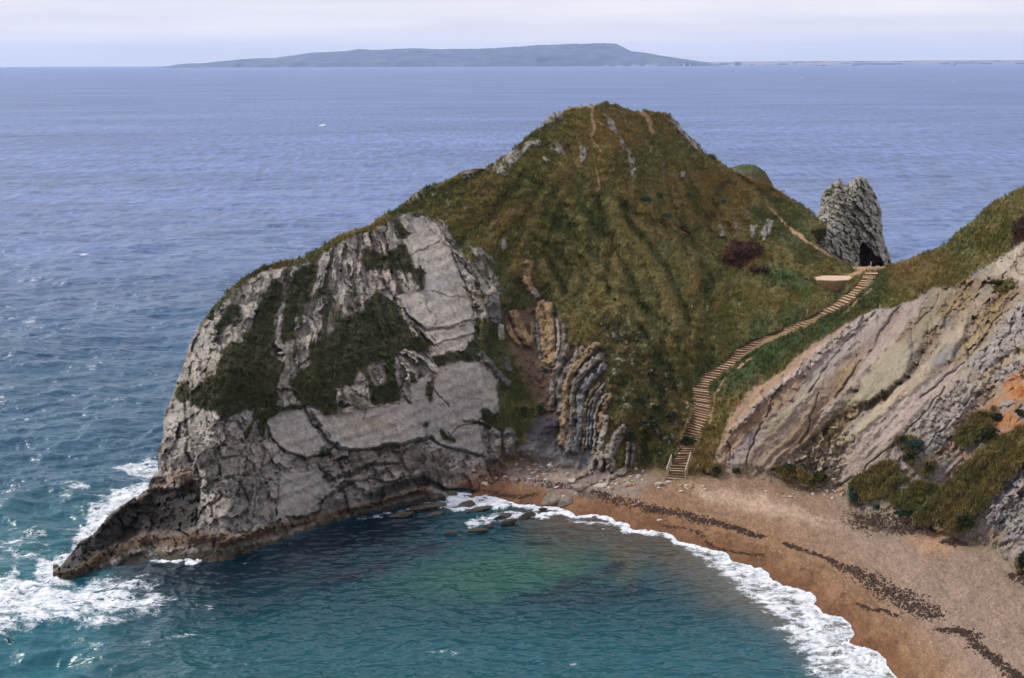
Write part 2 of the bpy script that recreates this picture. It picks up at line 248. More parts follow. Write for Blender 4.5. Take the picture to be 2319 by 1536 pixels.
# individually traced beds of the folded strata: polyline, half width, relief, tone
BEDS = [([(560, 620), (535, 680), (490, 780), (470, 860), (465, 965)], 20, 1.0, 0), ([(655, 635), (580, 720), (530, 800), (510, 880), (515, 965), (515, 1010)], 21, .9, 0), ([(745, 610), (640, 700), (575, 800), (545, 880), (550, 1000), (540, 1100), (528, 1215)], 24, 1.2, 1), ([(770, 670), (670, 760), (612, 840), (588, 920), (595, 1040), (582, 1150), (560, 1255)], 22, 1.2, 0),
    ([(785, 745), (700, 820), (648, 900), (640, 980), (645, 1060), (628, 1170), (605, 1262)], 24, 1.2, 2), ([(765, 845), (712, 900), (676, 970), (670, 1060), (662, 1200), (655, 1270)], 9, .7, 1), ([(795, 852), (730, 920), (700, 980), (690, 1080), (680, 1245)], 8, .6, 2), ([(770, 900), (740, 930), (717, 1000), (710, 1100), (704, 1240)], 8, .6, 2), ([(800, 920), (757, 980), (737, 1050), (737, 1150), (728, 1280)], 10, .8, 0), ([(825, 925), (792, 1000), (770, 1070), (762, 1135)], 17, 1.0, 1),
    ([(800, 1060), (796, 1120), (780, 1180), (765, 1260), (770, 1372)], 19, 1.5, 3), ([(748, 1285), (725, 1340), (700, 1385), (640, 1420), (570, 1452)], 14, .9, 3), ([(898, 1130), (880, 1180), (842, 1250), (822, 1310), (832, 1372)], 30, 1.7, 0), ([(940, 1218), (935, 1290), (928, 1372)], 11, 1.2, 3), ([(978, 1230), (966, 1330), (950, 1380)], 12, 1.0, 4), ([(840, 1365), (780, 1425), (700, 1450), (630, 1490)], 26, .8, 4), ([(925, 1385), (868, 1400), (846, 1425)], 16, .9, 3), ([(820, 1415), (815, 1460)], 11, .6, 3),
    ([(400, 350), (400, 450), (410, 560), (425, 700)], 26, 1.1, 5), ([(450, 360), (450, 450), (460, 560), (462, 720)], 25, 1.3, 5), ([(372, 480), (380, 600), (398, 690)], 11, .8, 2), ([(500, 465), (512, 560), (500, 640), (484, 700)], 11, .9, 3), ([(538, 490), (545, 560), (530, 640), (505, 700)], 12, .9, 4), ([(235, 420), (268, 500), (315, 590)], 30, .9, 5), ([(200, 500), (225, 560), (260, 600)], 14, .7, 5), ([(150, 495), (152, 565)], 18, .8, 3), ([(340, 480), (350, 540), (330, 600)], 16, .6, 1),
    ([(325, 105), (305, 180), (325, 250)], 28, .9, 5), ([(330, 250), (375, 300)], 17, .7, 3), ([(30, 660), (110, 760), (195, 850)], 18, 1.2, 4), ([(115, 1170), (110, 1300)], 36, 1.3, 0), ([(205, 1160), (205, 1290)], 32, 1.1, 4), ([(90, 330), (120, 440)], 34, .9, 4), ([(0, 350), (60, 440)], 16, .9, 3), ([(180, 700), (200, 760)], 20, .6, 4)]
bedh = np.zeros(PX.shape); bedr = np.zeros(PX.shape); bedt = np.zeros(PX.shape, int)
for P, w, a, tn in BEDS:
    P = np.array(ZF(P)); w = w / 2.744 * 1.08; s_ = np.s_[np.searchsorted(ys, P[:, 1].min() - 30):np.searchsorted(ys, P[:, 1].max() + 30), np.searchsorted(xs, P[:, 0].min() - 30):np.searchsorted(xs, P[:, 0].max() + 30)]
    a_, b_ = PX[s_] + 3.2 * NB[s_] + 2.2 * NC[s_], PY[s_] + 3 * NC[s_]; d_, _ = sdist(P, a_, b_, False); h = np.sqrt(np.clip(1 - (d_ / (w * (1 + .35 * NB[s_] + .3 * NC[s_]))) ** 2, 0, 1)) * a; c_ = h > bedr[s_]; bedr[s_] = np.where(c_, h, bedr[s_]); bedh[s_] = np.where(c_, h / a, bedh[s_]); bedt[s_] = np.where(c_, tn, bedt[s_])
bedm = ss(.05, .4, bedh)
vegr = pmask(ZF([(150, 120), (400, 200), (600, 560), (560, 620), (200, 640), (330, 900), (390, 960), (350, 1100), (250, 1250), (60, 1200), (-20, 1000), (20, 700), (0, 500)]), 14, 12) 
rub = pmask(ZF([(770, 430), (900, 440), (1080, 520), (1180, 700), (1290, 900), (1330, 1060), (1230, 1380), (1000, 1400), (980, 1200), (860, 1100), (830, 930), (790, 760), (700, 600), (740, 520)]), 12, 12)
stony = pmask(Z4([(960, 160), (1050, 60), (1200, 90), (1320, 250), (1420, 450), (1560, 560), (1560, 700), (1480, 940), (1300, 960), (1240, 860), (1100, 640), (1060, 520), (1030, 300)]), 12, 16)
stl2 = n2(PX, PY, 7, 3, 14.4, .6)
stones = np.maximum(stony, rub) * np.maximum(ss(.32, .44, stl2 + .2 * NA), .85 * ss(.15, .4, n2(PX, PY, 24, 4, 3.9, .6)) * ss(0, .3, stl2))
# curved strata coordinate of the fold
fx0, fy0 = 1402., 925.
_qf = np.where(PY > fy0, fx0 - PX, np.hypot(fx0 - PX, (fy0 - PY) * 1.05)) + 4 * NB
head_poly = SIL[:80] + HEAD_R[::-1][:-1] + [(1480, 1300), (90, 1400), (90, 1290)]
_, inhead = sdist(head_poly, PX, PY); inhead = inhead | (PX < 1450)
right = (~inhead) & (PY < footy)
# right cliff (bare clay) mask
clay = pmask([(1612, 1075), (1632, 1000), (1650, 940), (1700, 882), (1760, 850), (1800, 815), (1840, 782), (1900, 742), (1960, 712), (1990, 700), (2030, 695), (2070, 680), (2110, 655), (2160, 648), (2200, 622), (2250, 590), (2319, 548), (2500, 470), (2760, 400), (2760, 1700), (2400, 1500), (2200, 1300), (1900, 1200), (1700, 1120)], 2, 5, 20, 2.9)
shr = [Z6([(940, 560), (1000, 490), (1100, 440), (1180, 420), (1200, 500), (1240, 530), (1150, 600), (1020, 640), (960, 640)]),
       Z6([(1160, 620), (1280, 540), (1420, 560), (1520, 470), (1640, 340), (1760, 280), (1850, 250), (1850, 440), (1760, 520), (1660, 640), (1580, 720), (1560, 780), (1400, 790), (1290, 760), (1270, 680), (1180, 660)]),
       Z6([(1190, 320), (1240, 300), (1300, 340), (1330, 350), (1280, 400), (1260, 450), (1220, 440), (1230, 380), (1190, 360)]),
       Z6([(1480, 300), (1560, 200), (1680, 170), (1660, 260), (1560, 360), (1500, 380)]), Z6([(1320, 440), (1380, 440), (1370, 500), (1330, 510)]),
       Z6([(560, 470), (620, 450), (700, 460), (720, 500), (830, 490), (820, 560), (740, 570), (700, 550), (600, 520)]),
       Z6([(220, 480), (290, 455), (300, 490), (250, 500)]), Z6([(355, 475), (410, 470), (400, 495), (360, 495)]), Z6([(1800, 930), (1860, 900), (1860, 1000), (1800, 990)]),
       [(2319, 1010), (2420, 960), (2500, 1100), (2400, 1200), (2330, 1150)], Z5([(2090, 800), (2200, 800), (2220, 830), (2120, 850)])]
shrub = np.zeros(PX.shape, np.float32)
for k, P in enumerate(shr): shrub = np.maximum(shrub, pmask(P, 3, 8, 16, 5 + k * .5))
orange = pmask(Z6([(1620, 240), (1690, 110), (1770, 0), (1900, -80), (1980, 150), (1860, 270), (1760, 330), (1600, 400), (1540, 420), (1640, 300)]), 16, 16) * 1.0
bramble = np.maximum(pmask([(1640, 560), (1660, 545), (1700, 545), (1725, 560), (1720, 585), (1700, 600), (1750, 612), (1660, 605), (1638, 590)], 4, 6), pmask([(2290, 545), (2319, 480), (2400, 430), (2400, 500), (2300, 560)], 6, 8))
seaw = np.maximum(pmask(Z6([(990, 700), (1060, 670), (1240, 690), (1270, 740), (1330, 770), (1220, 800), (1080, 790), (1000, 740)]), 2, 8, 8), pmask(Z6([(1410, 840), (1470, 815), (1540, 850), (1480, 870)]), 1.5, 6, 7))
stairband = pmask(STL + STR_[::-1], 3, 0)
trails = np.zeros(PX.shape, np.float32)
TR = [([(1322, 238), (1342, 242), (1340, 262), (1346, 290), (1338, 312)], 4.5), ([(1338, 312), (1362, 345), (1350, 378), (1352, 400), (1358, 420), (1346, 448)], 3.0), ([(1340, 262), (1362, 280), (1395, 300)], 2.5), ([(1450, 252), (1468, 268), (1476, 300)], 8),
      ([(1735, 462), (1742, 470), (1775, 505), (1800, 530), (1838, 555), (1880, 578), (1930, 600), (1990, 606)], 3.2), ([(1775, 505), (1838, 555), (1880, 578)], 4.5), ([(1936, 604), (1960, 608), (2000, 602)], 8), ([(1900, 632), (1930, 622), (1955, 610), (1990, 606)], 6),
      ([(1972, 655), (1950, 675), (1935, 690), (1905, 718)], 2.2), ([(1520, 512), (1560, 535), (1600, 560), (1640, 590)], 1.7), ([(1640, 860), (1620, 895), (1615, 930), (1605, 960)], 4.0), ([(1700, 812), (1670, 835)], 4), ([(1570, 920), (1548, 908)], 2), ([(1275, 249), (1302, 243), (1345, 240)], 2.5), ([(1150, 395), (1230, 425)], 1.6), ([(1030, 500), (1000, 480)], 1.2)]
for P, w in TR: trails = np.maximum(trails, ss(0.15, .6, lmask(P, w, 5, 12, 3.7)))

clay = clay * (1 - wb)
ZC = lambda L_: [(x / 2.363 + 1600, y / 2.363 + 500) for x, y in L_]
# beds and slips of the clay cliff: outline, colour, relief, how broken it is
CLB = [([(1520, 240), (1760, 60), (1900, 100), (1800, 330), (1560, 330), (1480, 440)], (.34, .30, .24), .3, .6), ([(1230, 480), (1400, 300), (1640, 300), (1690, 400), (1560, 560), (1460, 680), (1300, 780), (1250, 740), (1330, 600)], (.19, .135, .06), -.3, .8), ([(1800, 350), (1600, 500), (1500, 660), (1400, 760), (1500, 860), (1800, 830)], (.215, .205, .21), .5, .9),
       ([(900, 620), (1040, 460), (1000, 600), (850, 740), (700, 800), (660, 790)], (.215, .165, .145), -.3, .2), ([(560, 880), (600, 850), (820, 740), (700, 920), (560, 1080), (520, 1200), (330, 1330), (200, 1340), (210, 1260), (400, 1080), (560, 960)], (.215, .152, .105), .2, .1), ([(1200, 380), (1080, 450), (980, 580), (860, 730), (740, 900), (640, 1000), (520, 1200), (620, 1060), (860, 820), (960, 700), (1080, 560), (1180, 420)], (.30, .25, .23), .4, .2),
       ([(640, 640), (860, 480), (940, 480), (800, 600), (640, 700), (560, 790), (420, 880), (300, 990), (150, 1130), (120, 1120), (260, 970), (400, 850), (540, 720)], (.31, .27, .255), .7, .9), ([(180, 980), (420, 770), (560, 680), (540, 720), (300, 920), (200, 1020), (110, 1130), (85, 1140)], (.29, .155, .06), .1, .1), ([(640, 790), (560, 880), (440, 990), (300, 1120), (270, 1200), (310, 1190), (470, 1030), (610, 890)], (.27, .24, .15), .3, .1),
       ([(1000, 660), (1070, 640), (1110, 700), (1080, 820), (960, 930), (860, 980), (800, 960), (850, 850), (940, 740)], (.255, .235, .175), 1.1, .05), ([(1180, 600), (1300, 540), (1230, 720), (1100, 860), (960, 980), (820, 1040), (700, 1160), (560, 1260), (520, 1220), (700, 1040), (900, 960), (1060, 850), (1110, 760)], (.185, .135, .085), -.6, 1.), ([(1390, 520), (1250, 680), (1080, 850), (900, 1010), (760, 1160), (640, 1280), (720, 1260), (970, 1040), (1160, 890), (1310, 730), (1410, 560)], (.34, .285, .18), .6, .15),
       ([(1380, 760), (1250, 820), (1050, 940), (900, 1080), (740, 1220), (640, 1370), (720, 1400), (900, 1280), (1080, 1100), (1250, 930), (1350, 840)], (.335, .275, .255), .2, .1), ([(1350, 850), (1500, 860), (1460, 960), (1250, 1180), (1180, 1150), (1080, 1110), (1180, 1000)], (.235, .22, .205), .3, .7), ([(1480, 880), (1560, 860), (1540, 960), (1450, 1150), (1300, 1260), (1180, 1240), (1280, 1160)], (.16, .11, .065), -.2, .9),
       ([(500, 1240), (760, 1130), (800, 1170), (700, 1400), (420, 1380), (350, 1330)], (.26, .215, .165), 0, 1.), ([(1800, 1180), (1650, 1290), (1560, 1420), (1480, 1560), (1500, 1640), (1800, 1760)], (.25, .225, .235), .2, .8)]
brk = np.full(PX.shape, .3); clcol = np.zeros(PX.shape + (3,)); clm = np.zeros(PX.shape); clD = np.zeros(PX.shape)
for k, (P, c_, dd_, bk_) in enumerate(CLB):
    m_ = pmask(ZC(P), 7, 7, 20, 7 + k * .43, 4)[..., None] * 1.0; clcol = clcol * (1 - m_) + np.array(c_) * m_; m_ = m_[..., 0]; clm = np.maximum(clm, m_); clD = clD * (1 - m_) + dd_ * m_; brk = brk * (1 - m_) + bk_ * m_
# ------------------------------------------------------------------ relief (metres towards the camera)
D = np.zeros(PX.shape)
hill = np.where(inhead, 1 - rockL, 1 - clay) * (1 - wb)
rock = np.clip(rockL * (1 - gL), 0, 1) * inhead
# grass hummocks and terracettes
D += hill * (1.1 * W1 + .34 * W2 + .12 * W3 + .12 * NC)
D += hill * 0.16 * np.sin(wz_ * 5.2 + 4 * W1) * ss(-.3, .3, NB)
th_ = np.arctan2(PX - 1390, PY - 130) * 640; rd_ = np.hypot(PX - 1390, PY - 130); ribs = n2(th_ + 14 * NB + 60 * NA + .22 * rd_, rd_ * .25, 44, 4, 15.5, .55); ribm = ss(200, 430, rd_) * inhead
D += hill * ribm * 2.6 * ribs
gull = [([(1345, 450), (1380, 520), (1420, 600), (1455, 680), (1500, 760), (1530, 860)], 22, 1.6), ([(1390, 520), (1440, 620), (1490, 700), (1540, 780)], 16, -1.3), ([(1420, 470), (1480, 505), (1560, 545), (1640, 600), (1750, 640)], 18, 1.2), ([(1290, 545), (1330, 600), (1370, 640)], 16, 1.1), ([(1240, 590), (1300, 680), (1350, 740), (1420, 780)], 20, 1.0),
        ([(1380, 660), (1450, 740), (1500, 830), (1540, 900)], 16, 1.1), ([(1320, 500), (1350, 600), (1400, 700), (1440, 740)], 20, -1.1), ([(1400, 660), (1460, 780), (1500, 860)], 14, -1.0), ([(1620, 620), (1560, 700), (1540, 800), (1560, 880)], 22, 1.2), ([(1285, 330), (1300, 400), (1320, 450)], 16, .8), ([(1440, 380), (1420, 440), (1400, 480)], 16, -.8), ([(1640, 420), (1610, 500), (1560, 540)], 20, .8), ([(1160, 500), (1250, 560), (1330, 640)], 18, .8), ([(1100, 420), (1180, 470), (1300, 520)], 16, .6), ([(1160, 395), (1240, 430), (1300, 490)], 12, .7)]
ZH = lambda L_: [(x / 2.56 + 860, y / 2.56 + 204) for x, y in L_]
crest = np.zeros(PX.shape)
for P, w, a in [([(1340, 660), (1360, 760), (1480, 900), (1600, 1060), (1680, 1220), (1740, 1380)], 20, 1.5), ([(1300, 1200), (1440, 1240), (1600, 1380), (1680, 1480)], 18, 1.2), ([(940, 1000), (1010, 1110), (1040, 1200)], 14, .8), ([(1060, 620), (1150, 740), (1260, 880)], 16, .9), ([(900, 830), (1080, 860), (1200, 980), (1320, 1100)], 16, .9), ([(1480, 1000), (1560, 1160), (1600, 1300)], 14, .7), ([(1850, 380), (2010, 480), (2140, 600), (2280, 690)], 16, 1.0), ([(1230, 320), (1330, 330), (1400, 270)], 12, .7), ([(1100, 480), (1160, 560), (1130, 620)], 14, .6)]:
    Pz = ZH(P); m1 = ss(0, 1, lmask(Pz, w * 1.5, 8, 26, 6.)); m2 = ss(0, 1, lmask([(x + w * .95, y - w * .55) for x, y in Pz], w * .9, 8, 26, 6.)); fd_ = .5 + .5 * ss(-.3, .2, NB); D += hill * a * fd_ * (.75 * m1 - .75 * m2); crest += a * (m1 - m2)
tus = n2(PX + 6 * NB, PY * 1.5, 7.5, 3, 87., .6); D += hill * .22 * tus * (1 - wb)
for P, w, a in gull: D -= hill * a * ss(0, 1, lmask(P, w * 1.1, 14, 34, 6.)) * .9
# left cliff: big slabs, blocky joints, strata
qb = q / 34 + .38 * NB + .5 * NA; rb = r / 80 + .4 * n2(PX, PY, 30, 3, 4.4) + .3 * NA
v1, e1, id1, g1 = voro(qb, rb, 2); v2, e2, id2, g2 = voro(q / 12 + .35 * NC + .3 * NB, r / 30 + .3 * NC, 5)
qc = PX / 50 + .45 * NB + .6 * NA; rc_ = PY / 44 + (PX / 150) + .5 * n2(PX, PY, 40, 4, 7.)
v3, e3, id3, g3 = voro(qc, rc_, 9); v4, e4, id4, g4 = voro(PX / 15 + .5 * NC + .4 * NB, PY / 21 + .5 * NC, 13)
rk = rockL * (1 - gL)
sl = (1 - .9 * slabs)
jv = ss(-.15, .3, n2(PX, PY, 55, 3, 19.)); jv2 = ss(-.1, .3, n2(PX, PY, 28, 3, 23.))      # joints open only here and there
idm = (id1 * (1 - low) + id3 * low) - .5; em = np.where(low > .5, e3, e1) + .12 * (1 - jv); id2m = (id2 * (1 - low) + id4 * low) - .5; em2 = np.where(low > .5, e4, e2) + .14 * (1 - jv2)
gA = g1 * (1 - low) + g3 * low; gB = g2 * (1 - low) + g4 * low
D += rockL * sl * (1.0 * idm + (2.1 - .5 * low) * gA + .28 * id2m + .6 * gB) * (.35 + .65 * (1 - gL))
D -= rk * sl * (.5 * ss(.10, 0, em) + .22 * ss(.10, 0, em2))
D += rockL * sl * .55 * stre * (1 - low) + rockL * (.8 * W1 * sl + .34 * W2 * (.35 + .65 * sl) + .26 * W3 * (.3 + .7 * sl)) + rockL * sl * low * .25 * n2(PX + .3 * PY, PY, 9, 4, 33., .6, True)
D += rockL * gL * (.3 + .35 * W2 + .25 * NC)
# thin parallel bedding on the slabs
D += rockL * slabs * (.10 * np.sin((PX * .35 + PY) * .22 + 4 * NA) + .06 * NC)
cracks = [(Z2([(1650, 120), (1700, 240), (1770, 420), (1830, 560), (1850, 690)]), 5, 1.4), (Z2([(1870, 700), (1720, 745), (1580, 760), (1500, 700), (1450, 640)]), 4, 1.0), (Z2([(1600, 770), (1640, 860)]), 3, .6), (Z2([(1850, 790), (1700, 820), (1640, 850)]), 3, .6),
          (Z2([(870, 1200), (900, 1290), (960, 1340), (1010, 1410), (1080, 1450), (1200, 1460), (1330, 1440), (1480, 1420), (1600, 1390), (1700, 1450), (1900, 1490)]), 5, 1.5), (Z2([(640, 1290), (680, 1400), (760, 1470), (880, 1510), (1000, 1480)]), 4, 1.0), (Z2([(1330, 350), (1300, 450), (1370, 540), (1450, 640), (1500, 740), (1620, 860)]), 6, 1.2),
          (Z2([(1800, 1290), (1900, 1300), (1940, 1330), (1950, 1480)]), 4, 1.2), (Z2([(1620, 1100), (1710, 1200)]), 2.5, .5), (Z2([(1230, 1080), (1230, 1180), (1210, 1280)]), 3, .6), (Z2([(1690, 1390), (1760, 1320), (1880, 1295)]), 2.5, .5), (Z2([(1580, 530), (1700, 570), (1800, 580)]), 2.2, .35), (Z2([(1500, 330), (1560, 290), (1650, 250)]), 2.2, .35),
          (Z1([(880, 60), (900, 200), (910, 350), (900, 480), (960, 580), (990, 660), (975, 760), (970, 860), (975, 1000)]), 8, 2.2), (Z1([(1000, 660), (1130, 655), (1210, 630)]), 4, 1.0), (Z1([(1200, 640), (1260, 700), (1290, 800), (1280, 940)]), 5, 1.0), (Z1([(1050, 640), (1040, 780), (1080, 920)]), 4, .8), (Z1([(1330, 560), (1340, 700), (1320, 900)]), 3, .7), (Z1([(1490, 560), (1480, 700), (1470, 900)]), 3, .7),
          (Z1([(1380, 420), (1450, 560), (1500, 600)]), 3, .7), (Z1([(1740, 560), (1800, 680), (1880, 640), (1960, 620), (2060, 570), (2230, 560)]), 6, 1.2), (Z1([(1100, 430), (1130, 530), (1200, 520)]), 4, .9), (Z1([(1760, 790), (1900, 700), (2060, 660), (2230, 680)]), 5, 1.0), (Z1([(490, 830), (470, 900), (500, 980)]), 5, .8),
          (Z1([(1240, 1160), (1180, 1130), (1200, 1060), (1400, 1000)]), 4, .5), (Z1([(860, 1150), (930, 1090), (900, 1060)]), 3, .5), (Z1([(1550, 1030), (1570, 960), (1700, 930)]), 3, .5)]
crm = np.zeros(PX.shape, np.float32)
for P, w, a in cracks:
    m = lmask(P, w, 7, 18, 5.5); D -= rockL * a * ss(0, 1, m) * .75; crm = np.maximum(crm, ss(.5, 1., m) * (.36 if a < 1.2 else .5) * ss(-.5, .1, NB + .5 * NC))
    D += rockL * .3 * a * ss(0, 1, lmask([(x, y - w * 1.6) for x, y in P], w * 1.4, 7, 18, 5.5))
# wave-cut notch above the shelf and shelf itself
shy = np.interp(PX, [p[0] for p in SHORE[1:]], [p[1] for p in SHORE[1:]])
shelf_h = np.interp(PX, [120, 250, 400, 520, 620, 750, 850, 960, 1010], [20, 40, 60, 42, 36, 26, 26, 30, 14])
up = (shy - PY) / shelf_h        # 0 waterline .. 1 shelf top
shelf = ss(1.25, .85, up + .3 * NB) * (PX < 1010) * ss(1010, 960, PX)
D += rockL * shelf * (.8 * np.clip(up, 0, 1) + .6 * W2)
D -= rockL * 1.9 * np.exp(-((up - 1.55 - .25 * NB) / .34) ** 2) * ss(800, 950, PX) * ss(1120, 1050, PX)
# dark seaward wedge hollow
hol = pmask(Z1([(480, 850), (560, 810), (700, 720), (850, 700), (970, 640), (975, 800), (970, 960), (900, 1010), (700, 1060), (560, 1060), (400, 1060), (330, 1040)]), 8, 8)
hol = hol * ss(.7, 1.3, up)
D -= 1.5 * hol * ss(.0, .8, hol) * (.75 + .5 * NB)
# scree hollow, ochre, fold bands, pillars
D += scree * (-.5 + .12 * W3 + .2 * NC) + ochre * (.9 * NB + .7 * n2(PX, PY * .25, 8, 4, 4., .6) + .6 * g2)
D += bedr * (1 + .35 * NC + .5 * g4 + .2 * W2) + (1 - bedm) * vegr * .6 * W1
D += rub * (.9 * W1 + .5 * W2 + .8 * n2(PX, PY, 22, 4, 61.5, .6))
D += stones * (.3 + .5 * ss(.3, .7, stl2)) + outc * (.55 + .5 * id2m + .35 * stre + .3 * NC) + dark_mix * .3 * id2m
# right clay cliff
sC = PX * .73 + PY * .68 + 22 * NA + 3 * NB; rC = -PX * .68 + PY * .73
rill = n2(sC, rC * .13, 24, 5, 3.1, .6); rill2 = n2(sC, rC * .2, 6.5, 3, 7.7, .6); rr = n2(sC, rC * .10, 60, 3, 11.7, .5, True)
rq = (.35 + .5 * brk) * ss(-.1, .3, n2(PX, PY, 90, 3, 71.)); D += clay * (1.1 * rill * (.4 + .6 * rq) + .26 * rill2 * rq + 1.1 * rr + .7 * W1 + .14 * W3 + .14 * W2)
v5, e5, id5, g5 = voro(sC / 20 + .3 * NC, rC / 26 + .3 * NB, 21)
bro = ss(.0, .35, n2(sC, rC * .5, 80, 3, 21.))     # broken, bouldery ribs
v6, e6, id6, g6 = voro(sC / 9 + .4 * NC, rC / 11 + .4 * NC, 27); D += clay * (clD * 1.2 + brk * (.4 * (id5 - .5) + 1.0 * g5 - .25 * ss(.12, 0, e5) + .5 * g6 + .25 * (id6 - .5) + .3 * W2))
ccr = [(Z5([(1750, 900), (1700, 1000), (1560, 1080), (1590, 1180), (1570, 1290)]), 3, .7), (Z5([(1500, 960), (1380, 1120), (1330, 1230), (1240, 1330), (1160, 1450), (1100, 1536)]), 4, .9), (Z6([(800, 80), (750, 200), (730, 300), (700, 350)]), 3, .8), (Z6([(1440, 60), (1300, 220), (1200, 330), (1050, 460), (900, 560)]), 3.5, .8), (Z6([(620, 0), (560, 140), (460, 330), (420, 450)]), 3, .7), (Z6([(330, 340), (350, 400), (345, 440)]), 3, .7),
       (Z5([(1430, 930), (1250, 1080), (1130, 1220), (1010, 1380), (930, 1500)]), 3, .7), (Z5([(1900, 880), (1820, 1000), (1760, 1100)]), 5, .8), (Z6([(1560, 120), (1400, 300), (1300, 400)]), 3, .6), (Z5([(2250, 880), (2100, 1060), (1960, 1260), (1800, 1400), (1640, 1536)]), 4, .8), (Z5([(1210, 1120), (1230, 1300), (1210, 1400)]), 2.2, .4), (Z5([(1680, 1010), (1690, 1100), (1650, 1200)]), 2.2, .4)]
for P, w, a in ccr:
    m = lmask(P, w, 8, 22, 4.5); D -= clay * .8 * a * ss(0, 1, m) ** 1.5; crm = np.maximum(crm, ss(.45, 1., m) * .5 * clay * ss(-.3, .2, NB + .4 * NC))
D += shrub * (1.0 + 1.0 * n2(sC, rC * .4, 34, 3, 2.2) + .35 * NC)
edge = ss(.1, .5, clay) * ss(.9, .5, clay); D += edge * .5
D += wb * (.05 * W3) * 1.0
D -= stairband * .55 * 0
flat = np.clip(stairband + pmask([(1845, 630), (1856, 627), (1935, 627), (1918, 635), (1888, 637), (1856, 635)], 3, 0), 0, 1)
D *= np.where(PX < 1010, .3 + .7 * ss(0, .9, up), 1)
fmask = np.clip(1 - flat * 1.5, 0, 1); D = D * fmask - .55 * np.clip(flat * 1.2, 0, 1)
D *= np.where(wb > .98, 1, 1) * ss(0, 10, fringe_d + 1)   # keep the skyline calm
DN = np.linalg.norm(DIR, axis=-1)
tt = YB / DIR[..., 1] - D / DN
PW = DIR * tt[..., None]; PW[..., 2] += CAMH

# ------------------------------------------------------------------ albedo
def C(r, g, b): return np.array([r, g, b])
G1, G2, G3, GD, GG = C(.106, .086, .024), C(.074, .076, .020), C(.155, .097, .028), C(.036, .048, .016), C(.048, .078, .022)
blade = n2(PX * .55 + PY * .75, PY * 1.3 - PX * .45, 4.2, 3, 5.5, .7)
grass = np.zeros(PX.shape + (3,)) + G1
grass = mixc(grass, G2, ss(-.25, .3, NA)); grass = mixc(grass, G3, .5 * ss(.0, .45, n2(PX, PY, 80, 5, 31., .6)))
grass = mixc(grass, GD, .45 * ss(.1, .5, n2(PX, PY, 40, 5, 41., .65))); grass = mixc(grass, C(.20, .145, .055), .75 * ss(.1, .5, blade + .5 * NC + .3 * n2(PX + 6 * NB, PY * 1.5, 7.5, 3, 87., .6)))
grass = mixc(grass, C(.026, .030, .010), .55 * ss(.1, .5, -blade - .5 * n2(PX + 6 * NB, PY * 1.5, 7.5, 3, 87., .6)))
for (x, y, rx, ry, m) in [(1470, 620, 130, 160, .5), (1420, 700, 80, 80, .4)]: grass = mixc(grass, C(.13, .115, .042), m * ss(1, .3, np.hypot((PX - x) / rx, (PY - y) / ry) + .3 * NB))
for (x, y, rx, ry, m) in [(1700, 410, 180, 60, .7), (1380, 300, 80, 60, .5), (1620, 480, 90, 60, .6), (1160, 480, 90, 50, .45), (2080, 610, 130, 50, .5)]: grass = mixc(grass, C(.15, .085, .026), m * ss(1, .4, np.hypot((PX - x) / rx, (PY - y) / ry) + .5 * NB))
stg, _ = sdist([((a[0] + b[0]) / 2, (a[1] + b[1]) / 2) for a, b in zip(STL, STR_)], PX, PY, False)
grass = mixc(grass, C(.034, .052, .015), .75 * ss(70, 20, stg + 25 * NB) * (PY < 900)); grass = mixc(grass, C(.036, .055, .017), .7 * pmask([(1620, 870), (1700, 800), (1860, 740), (1960, 680), (1900, 740), (1800, 800), (1690, 880), (1620, 910)], 8, 8))
grass = mixc(grass, GG, .75 * pmask([(1730, 600), (1800, 610), (1850, 640), (1880, 690), (1780, 650), (1700, 620)], 12, 14))
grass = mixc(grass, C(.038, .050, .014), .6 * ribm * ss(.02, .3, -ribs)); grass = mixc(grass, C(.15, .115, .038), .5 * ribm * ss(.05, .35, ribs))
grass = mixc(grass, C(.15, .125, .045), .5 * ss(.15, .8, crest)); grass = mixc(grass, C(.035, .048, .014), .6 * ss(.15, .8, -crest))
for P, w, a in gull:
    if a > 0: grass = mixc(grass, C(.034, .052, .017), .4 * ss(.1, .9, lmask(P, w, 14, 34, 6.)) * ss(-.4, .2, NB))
grass = mixc(grass, C(.055, .018, .014), .85 * bramble)
grass = mixc(grass, C(.030, .038, .013), .75 * np.clip(vegr + .8 * rub, 0, 1) * ss(-.5, .3, NB + .5 * NC + .2)); grass = mixc(grass, C(.085, .05, .025), .5 * rub * ss(.0, .3, n2(PX, PY, 16, 3, 3.3)))
grass = mixc(grass, C(.018, .024, .008), .8 * ss(.4, .9, rockL))          # darker turf on the cliff ledges
grass = mixc(grass, C(.075, .045, .018), .5 * rockL * ss(.1, .5, NC + .4 * NB))
grass = mixc(grass, C(.06, .085, .02), .6 * rockL * ss(16, 5, fringe_d))
LR = C(.345, .305, .265)
rc = np.zeros(PX.shape + (3,)) + LR
rc = mixc(rc, C(.29, .265, .25), ss(-.1, .4, NA)); rc = mixc(rc, C(.38, .34, .285), .6 * ss(.05, .5, W1 + .4 * NC)); rc = mixc(rc, C(.22, .185, .15), .5 * ss(.05, .5, n2(q, r * .3, 14, 4, 51., .6)) * (1 - .7 * slabs))
rc = mixc(rc, C(.30, .225, .13), .35 * ss(.25, .6, n2(PX, PY, 34, 4, 61.)))
rc = mixc(rc, C(.13, .105, .08), (.65 - .4 * low) * sl * ss(.22, .5, n2(q, r * .35, 7, 4, 58., .65, True) * .6 + .5 * NB)); rc = rc * (1 + .34 * NC + .34 * ND + .2 * W3)[..., None] * (.84 + .32 * (id2m + .5) * sl + .16 * (1 - sl))[..., None]
rc = mixc(rc, C(.075, .058, .042), np.clip(.5 * ss(.05, .0, em) * sl + .5 * ss(.06, 0, em2) * sl + crm, 0, .85))
